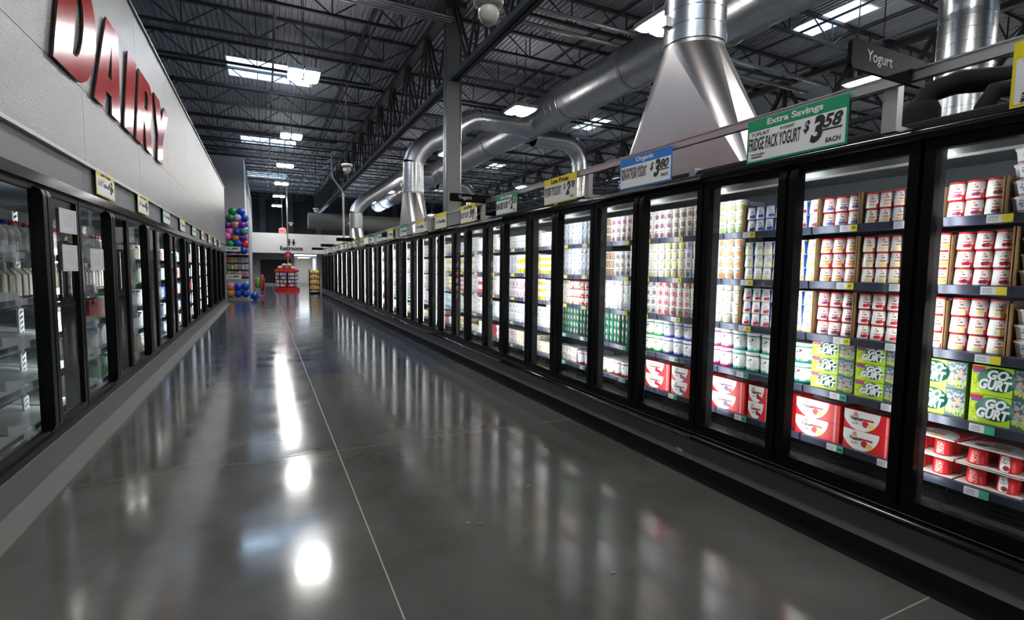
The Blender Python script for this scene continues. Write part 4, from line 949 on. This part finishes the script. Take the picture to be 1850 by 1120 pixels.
# insulated refrigeration pipes on the case tops
t = thing('refrigeration_pipes', 'black insulated pipes bent over the near case roof', 'pipes', (3.6, 1.7, 2.33))
MB().sweep([(3.5, 1.75, 2.33), (3.5, 1.75, 2.55), (3.52, 1.72, 2.66), (3.6, 1.62, 2.70), (4.2, 1.0, 2.70)], .065, 14).build('pipe', PIPEI, t)
MB().sweep([(3.5, 1.45, 2.33), (3.5, 1.45, 2.50), (3.52, 1.42, 2.58), (3.62, 1.36, 2.60), (4.3, .9, 2.60)], .045, 14).build('pipe', PIPEI, t)
MB().lathe([(.09, 2.40), (.095, 2.44), (.095, 2.56), (.08, 2.6)], (3.5, 1.75, 0), 16).build('pipe_wrap', PIPEI, t)
t = thing('case_header_pipe', 'long black insulated header pipe along the case roofs', 'pipes', (3.3, 12, 2.33))
MB().lathe([(.05, -.6), (.05, 30.3)], (3.25, 0, 2.385), 14, 0, 'y').build('pipe', PIPEI, t)
for k in range(14): MB().box(3.19, 3.31, 1.0 + k * 2.2, 1.06 + k * 2.2, 2.33, 2.45).build('clamp', RAILM, t)
# cross-ceiling conduits
for k, (yc, z, x0, x1) in enumerate(((11.75, 7.42, 1.6, 4.1), (11.87, 7.42, 1.4, 4.1), (11.99, 7.42, 1.2, 4.1), (12.11, 7.42, 1.0, 4.1), (10.6, 7.45, 4.5, 16), (11.3, 7.45, 4.5, 16))):
    tag(MB().lathe([(.03 if k < 4 else .05, x0), (.03 if k < 4 else .05, x1)], (0, yc, z), 10, 0, 'x').build('conduit_run', RAILM), 'thin metal conduit crossing under the joists, %s from the viewpoint side' % ORD[k], 'conduit', 'ceiling conduits')
t = thing('bent_conduit', 'pale conduit with a kink rising behind the far cases', 'conduit', (3.95, 29.5, 2.3))
MB().sweep([(3.95, 29.5, 2.3), (3.95, 29.5, 5.6), (3.9, 29.5, 5.8), (3.45, 29.5, 6.4), (3.4, 29.5, 6.6), (3.4, 29.5, 7.7)], .055, 10).build('tube', RAILM, t)
MB().box(3.8, 4.1, 29.4, 29.6, 2.3, 2.36).build('foot', RAILM, t)
# dome cameras
def dome(x, y, z, r, label):
    t = thing('dome_camera', label, 'camera', (x, y, z), 'white dome cameras')
    MB().lathe([(r * .55, .0), (r * .95, .12 * r), (r, .3 * r), (r, .5 * r), (r * .9, .6 * r), (r * .3, .65 * r)], (x, y, z), 24).build('housing', DOME, t)
    MB().lathe([(.02, -1.15 * r), (.3 * r, -1.1 * r), (.52 * r, -.9 * r), (.66 * r, -.6 * r), (.7 * r, -.3 * r), (.6 * r, .0), (.45 * r, .1 * r)], (x, y, z), 24).build('globe', DOME, t)
    MB().lathe([(.012, .6 * r), (.012, 8.25 - z)], (x, y, z), 8).build('stem', STEEL, t)
dome(2.15, 5.1, 4.30, .155, 'nearest white dome camera hanging above the aisle')
dome(2.09, 14.82, 4.33, .15, 'white dome camera before the row of joists, second from the viewpoint')
dome(2.8, 32.4, 4.95, .16, 'white dome camera in front of the wide painted duct')
dome(1.8, 41, 4.75, .16, 'farthest white dome camera above the restrooms soffit')

# ================================================================== HIGH BAY LAMPS
lens = MB().lathe([(.16, 0), (.16, .02)], (0, 0, 0), 24, power=4).data('lens', [LAMPM])
for v in lens.vertices: v.co.y *= 2.6
hous = MB().box(-.17, .17, -.44, .44, .015, .11).data('housing', [WHITEM]); upl = MB().box(-.10, .10, -.38, .38, .11, .114).data('added_uplight', [UPM])  # upward strip is an added light for the ceiling
LX = (.98, 6.98, 13.5, 20); LYs = [-4.2, 1.87, 7.95, 14.05, 20.6, 26.6, 32.4, 38.2, 44.3]
for xi, x in enumerate(LX):
    for yi, y in enumerate(LYs):
        t = thing('high_bay_lamp', 'twin-panel ceiling lamp, %s from the viewpoint end, %s' % (ORD[yi], ('row over the aisle', 'row beside the main duct', 'third row across the hall', 'farthest row across the hall')[xi]), 'lamp', (x, y, 6.3), 'twin-panel ceiling lamps')
        for s in (-1, 1):
            h = putl('housing', hous, (s * .19, 0, 0), t); putl('lens', lens, (0, 0, -.005), h); putl('added_uplight', upl, (0, 0, 0), h)
        for s in (-1, 1): putl('hanger', MB().box(-.006, .006, -.006, .006, 0, 1.85).data('hanger', [STEEL]) if xi == 0 and yi == 0 and s < 0 else bpy.data.meshes['hanger'], (0, s * .3, .1), t)

# ================================================================== FAR END DISPLAYS
# ball cage
WIRE = mat('cage wire', (.25, .27, .3), .4, .6)
t = thing('ball_cage', 'tall wire cage display holding coloured play balls', 'display', (-1.15, 27.9, 0))
m = MB()
for x in (-1.64, -.66):
    for yv in (27.4, 28.4): m.box(x - .015, x + .015, yv - .015, yv + .015, 0, 4.0)
for z in (.12, .95, 2.15, 3.0, 3.6): 
    for yv in (27.4, 28.4): m.box(-1.64, -.66, yv - .008, yv + .008, z - .008, z + .008)
    for x in (-1.64, -.66): m.box(x - .008, x + .008, 27.4, 28.4, z - .008, z + .008)
m.build('frame', WIRE, t)
MB().box(-1.62, -.68, 27.42, 28.38, .1, .13).build('shelf', WIRE, t); MB().box(-1.62, -.68, 27.42, 28.38, 2.13, 2.16).build('shelf', WIRE, t)
MB().box(-1.62, -.68, 27.9, 27.95, 1.0, 2.13).build('back_board', mat('dark back board', (.03, .035, .05), .6), t)
BC = {'blue': (.01, .06, .42), 'green': (.01, .2, .05), 'purple': (.12, .02, .3), 'pink': (.65, .12, .4), 'orange': (.7, .22, .02), 'red': (.55, .02, .03), 'teal': (.08, .4, .45), 'coral': (.7, .2, .2), 'grey lilac': (.35, .33, .5)}
bm = {}
for c, v in BC.items():
    bm[c] = MB().lathe([(.002, -.185)] + [(.185 * math.cos(a), .185 * math.sin(a)) for a in [(-PI / 2 + PI * k / 10) for k in range(1, 10)]] + [(.002, .185)], (0, 0, .185), 16).data('play_ball', [mat('ball ' + c, v, .18)])
random.seed(5)
def ball(x, y, z, c, label, grp='balls in the wire cage'): tag(put('play_ball', bm[c], (x, y, z)), label, 'ball', grp)
lay = ['pink blue green', 'purple blue blue', 'pink blue teal', 'blue orange purple', 'green blue red', 'blue coral blue']
lay_top = ['green grey_lilac blue', 'purple coral purple', 'pink blue teal', 'pink orange purple', 'green blue red', 'blue coral blue']
cellx = (-1.46, -1.15, -.84)
for r in range(6):
    row = lay_top[5 - r].replace('grey_lilac', 'grey#lilac').split()
    for c in range(3):
        cc = row[c].replace('#', ' ')
        ball(cellx[c] + (.04 if r % 2 else -.06) + random.uniform(-.03, .03), 27.56 + random.uniform(-.03, .06), 2.16 + r * .30 + random.uniform(-.03, .05), cc, '%s ball in the upper cage front, %s row from below, %s column' % (cc, ORD[r], ORD[c]))
        cc = random.choice(list(BC)); ball(cellx[c], 27.95, 2.165 + r * .3 + .02, cc, '%s ball at the back of the upper cage, %s row from below, %s column' % (cc, ORD[r], ORD[c]))
for c in range(2): ball((-1.3, -.95)[c], 27.7, 3.99, ('green', 'blue')[c], '%s ball heaped on top of the cage' % ('green', 'blue')[c])
for r in range(2):
    for c in range(3):
        cc = (('orange', 'blue', 'blue'), ('coral', 'blue', 'blue'))[r][c]
        ball(cellx[c], 27.6, .135 + r * .31, cc, '%s ball in the lower bin, %s row, %s column' % (cc, ROWN[2][r], ORD[c]))
        ball(cellx[c], 28.0, .135 + r * .31, ('green', 'purple', 'teal')[c], '%s ball at the back of the lower bin, %s row' % (('green', 'purple', 'teal')[c], ROWN[2][r]))
ball(-.45, 27.55, .0, 'blue', 'blue ball on the floor beside the cage')
pkg = [mat('toy pack ' + str(i), c, .5) for i, c in enumerate(((.6, .45, .1), (.1, .4, .15), (.55, .12, .1), (.6, .6, .6), (.3, .3, .5), (.6, .3, .5)))]
for r in range(3):
    for c in range(6):
        m = MB().box(-.065, .065, -.03, .03, 0, .25).box(-.05, .05, -.04, -.03, .03, .19, 1)
        o = put('toy_pack', m.data('toy_pack', [pkg[(r + c) % 3 if c < 3 else 3 + (c + r) % 3], pkg[(c * 2 + r) % 6]]), (-1.52 + c * .152, 27.82, 1.12 + r * .33))
        tag(o, 'small hanging toy pack, %s row from below, %s from left, on the ball cage' % (ORD[r], ORD[c]), 'toy', 'toy packs on the ball cage')
for z, lb in ((2.30, 'upper white price card on the ball cage'), (1.0, 'lower white price card on the ball cage')):
    o = MB().boxuv(-1.62, -1.0, 27.36, 27.375, z, z + .24, 0); o.uv[2] = [(0, 0), (1, 0), (1, 1), (0, 1)]
    tag(o.build('price_card', print_mat('cage card', (.7, .7, .7), [('s', .5, .45, .42, .25, (.05, .05, .05), (18, 3)), ('r', .5, .93, .5, .08, (.02, .3, .12))])), lb, 'sign', 'cage price cards')
t = thing('toy_stand', 'low stand of pink and green toys behind the ball cage', 'display', (-.1, 29.5, 0))
MB().box(-.5, .0, 29.3, 29.8, 0, .1).box(-.5, -.46, 29.3, 29.8, 0, 1.0).box(-.04, .0, 29.3, 29.8, 0, 1.0).build('frame', mat('pink stand', (.5, .05, .2), .5), t)
MB().lathe([(.05, .5), (.11, .6), (.12, .8), (.09, 1.0), (.04, 1.05)], (-.33, 29.5, 0), 12).build('toy_bundle', mat('green toys', (.1, .4, .05), .5), t)
MB().lathe([(.05, .35), (.09, .5), (.1, .85), (.07, 1.15), (.03, 1.2)], (-.13, 29.5, 0), 12).build('toy_bundle', mat('red toys', (.5, .08, .05), .5), t)

# red candy kiosk
t = thing('candy_kiosk', 'red eight-sided candy kiosk standing in the cross aisle', 'display', (1.33, 37.3, 0))
cx, cy = 1.33, 37.4
MB().lathe([(.78, .0), (.78, .22), (.70, .24)], (cx, cy, .0), 8, smooth=False).build('base', REDP, t)
MB().lathe([(.60, .2), (.60, 1.25)], (cx, cy, 0), 8, smooth=False).build('core', mat('dark kiosk core', (.04, .015, .02), .5), t)
MB().lathe([(.74, 1.25), (.74, 1.42), (.66, 1.44)], (cx, cy, 0), 8, smooth=False).build('crown_band', REDP, t)
for k in range(8):
    a = -PI / 2 + (k - 3.5) * PI / 4 + PI / 8 * 0
    for r in range(4):
        d = Vector((math.cos(a), math.sin(a), 0)); tg = Vector((-d.y, d.x, 0)); o0 = Vector((cx, cy, .30 + r * .24)) + d * .62
        MB().bar(o0 - tg * .2, o0 + tg * .2, .10, .03).build('tray', REDP if r == 0 else BLACK, t)
        for q in (-1, 0, 1):
            p0 = o0 + tg * q * .13 + d * .01
            MB().bar(p0 + Vector((0, 0, .02)), p0 + Vector((0, 0, .19)), .11, .11).build('candy_pack', pkg[(3, 2, 3, 4, 5, 3)[(r + k * 2 + q) % 6]], t)
for k, (dx, dz, c) in enumerate(((-.4, 1.44, 0), (0, 1.44, 2), (.35, 1.44, 3), (-.15, 1.6, 5), (.15, 1.62, 0))):
    o = MB().lathe([(.03, 0), (.17, .05), (.19, .12), (.12, .2), (.03, .23)], (cx + dx, cy - .2, dz), 10)
    tag(o.build('candy_bag', pkg[c]), 'bright candy bag heaped on the red kiosk, %s from left' % ('first', 'third', 'fifth', 'second', 'fourth')[k], 'candy bag', 'candy bags on the kiosk')
# chip rack
t = thing('chip_rack', 'black wire rack of yellow chip bags at the case end', 'rack', (2.68, 32.9, 0))
m = MB()
for x in (2.40, 2.96):
    for yv in (32.7, 33.1): m.box(x - .015, x + .015, yv - .015, yv + .015, .08, 1.46)
for z in (.2, .52, .84, 1.15): m.box(2.40, 2.96, 32.7, 33.1, z - .012, z)
m.box(2.38, 2.98, 32.68, 33.12, .0, .12)
m.build('frame', BLACK, t)
YB = mat('yellow chip bag', (.75, .5, .03), .35); RB = mat('red chip print', (.5, .03, .02), .4)
for r, z in enumerate((.2, .52, .84, 1.15)):
    for c in range(3):
        x = 2.50 + c * .18
        o = MB().lathe([(.075, 0), (.085, .08), (.088, .16), (.075, .26)], (x, 32.82, z), 10, 0, power=3).add([(x - .07, 32.728, z + .04), (x + .07, 32.728, z + .04), (x + .05, 32.728, z + .12), (x - .05, 32.728, z + .12)], [(0, 1, 2, 3)], 1)
        tag(o.build('chip_bag', [YB, RB]), 'yellow chip bag, %s shelf from floor, %s from left, chip rack' % (ORD[r], ORD[c]), 'chip bag', 'chip bags on the rack')
# pole with red box, exit sign
t = thing('sign_pole', 'slim grey pole carrying a red box behind the kiosk', 'pole', (1.47, 38.5, 0))
MB().box(1.43, 1.51, 38.46, 38.54, 0, 7.6).build('post', COLM, t); MB().box(1.28, 1.66, 38.38, 38.46, 2.25, 2.62).build('red_box', REDP, t)
MB().add([(1.42, 38.375, 2.34), (1.52, 38.375, 2.34), (1.47, 38.375, 2.54)], [(0, 1, 2)]).build('flame_mark', LETW, t)
t = thing('exit_sign', 'lit red exit sign hanging before the restrooms soffit', 'sign', (1.2, 40, 4.0))
MB().box(.97, 1.43, 39.97, 40.03, 4.0, 4.3).build('case', EXITM, t); MB().box(1.05, 1.35, 39.97, 40.03, 4.3, 4.36).build('mount', DOME, t)
MB().lathe([(.02, 4.36), (.02, 8.25)], (1.2, 40, 0), 8).build('stem', RAILM, t)
put('lettering', text_mesh('EXIT', .36, .18, mat('exit red', (.6, .02, .02), .5), .04), (1.2, 39.969, 4.15), t, FACE_C)
# sticker and grille slots on the case base, wood chips on the floor
tag(MB().box(2.896, 2.90, 2.92, 2.98, .2, .225).build('barcode_sticker', TAGW), 'small white sticker low on the near case base', 'sticker')
CHIP = mat('dry wood chip', (.35, .24, .13), .8)
for k, (x, y, a, L) in enumerate(((1.72, 3.25, .6, .05), (1.19, 2.88, -.3, .035), (1.12, 2.92, .4, .03), (1.63, 2.1, .2, .025))):
    c, s = math.cos(a) * L / 2, math.sin(a) * L / 2
    tag(MB().bar((x - c, y - s, .004), (x + c, y + s, .004), .009, .006).build('wood_chip', CHIP), 'tiny pale wood chip on the concrete floor, %s from the right' % ORD[(1, 2, 3, 0)[k]], 'wood chip', 'wood chips on the floor')
print('counts', CNT, 'objects', len(bpy.data.objects))
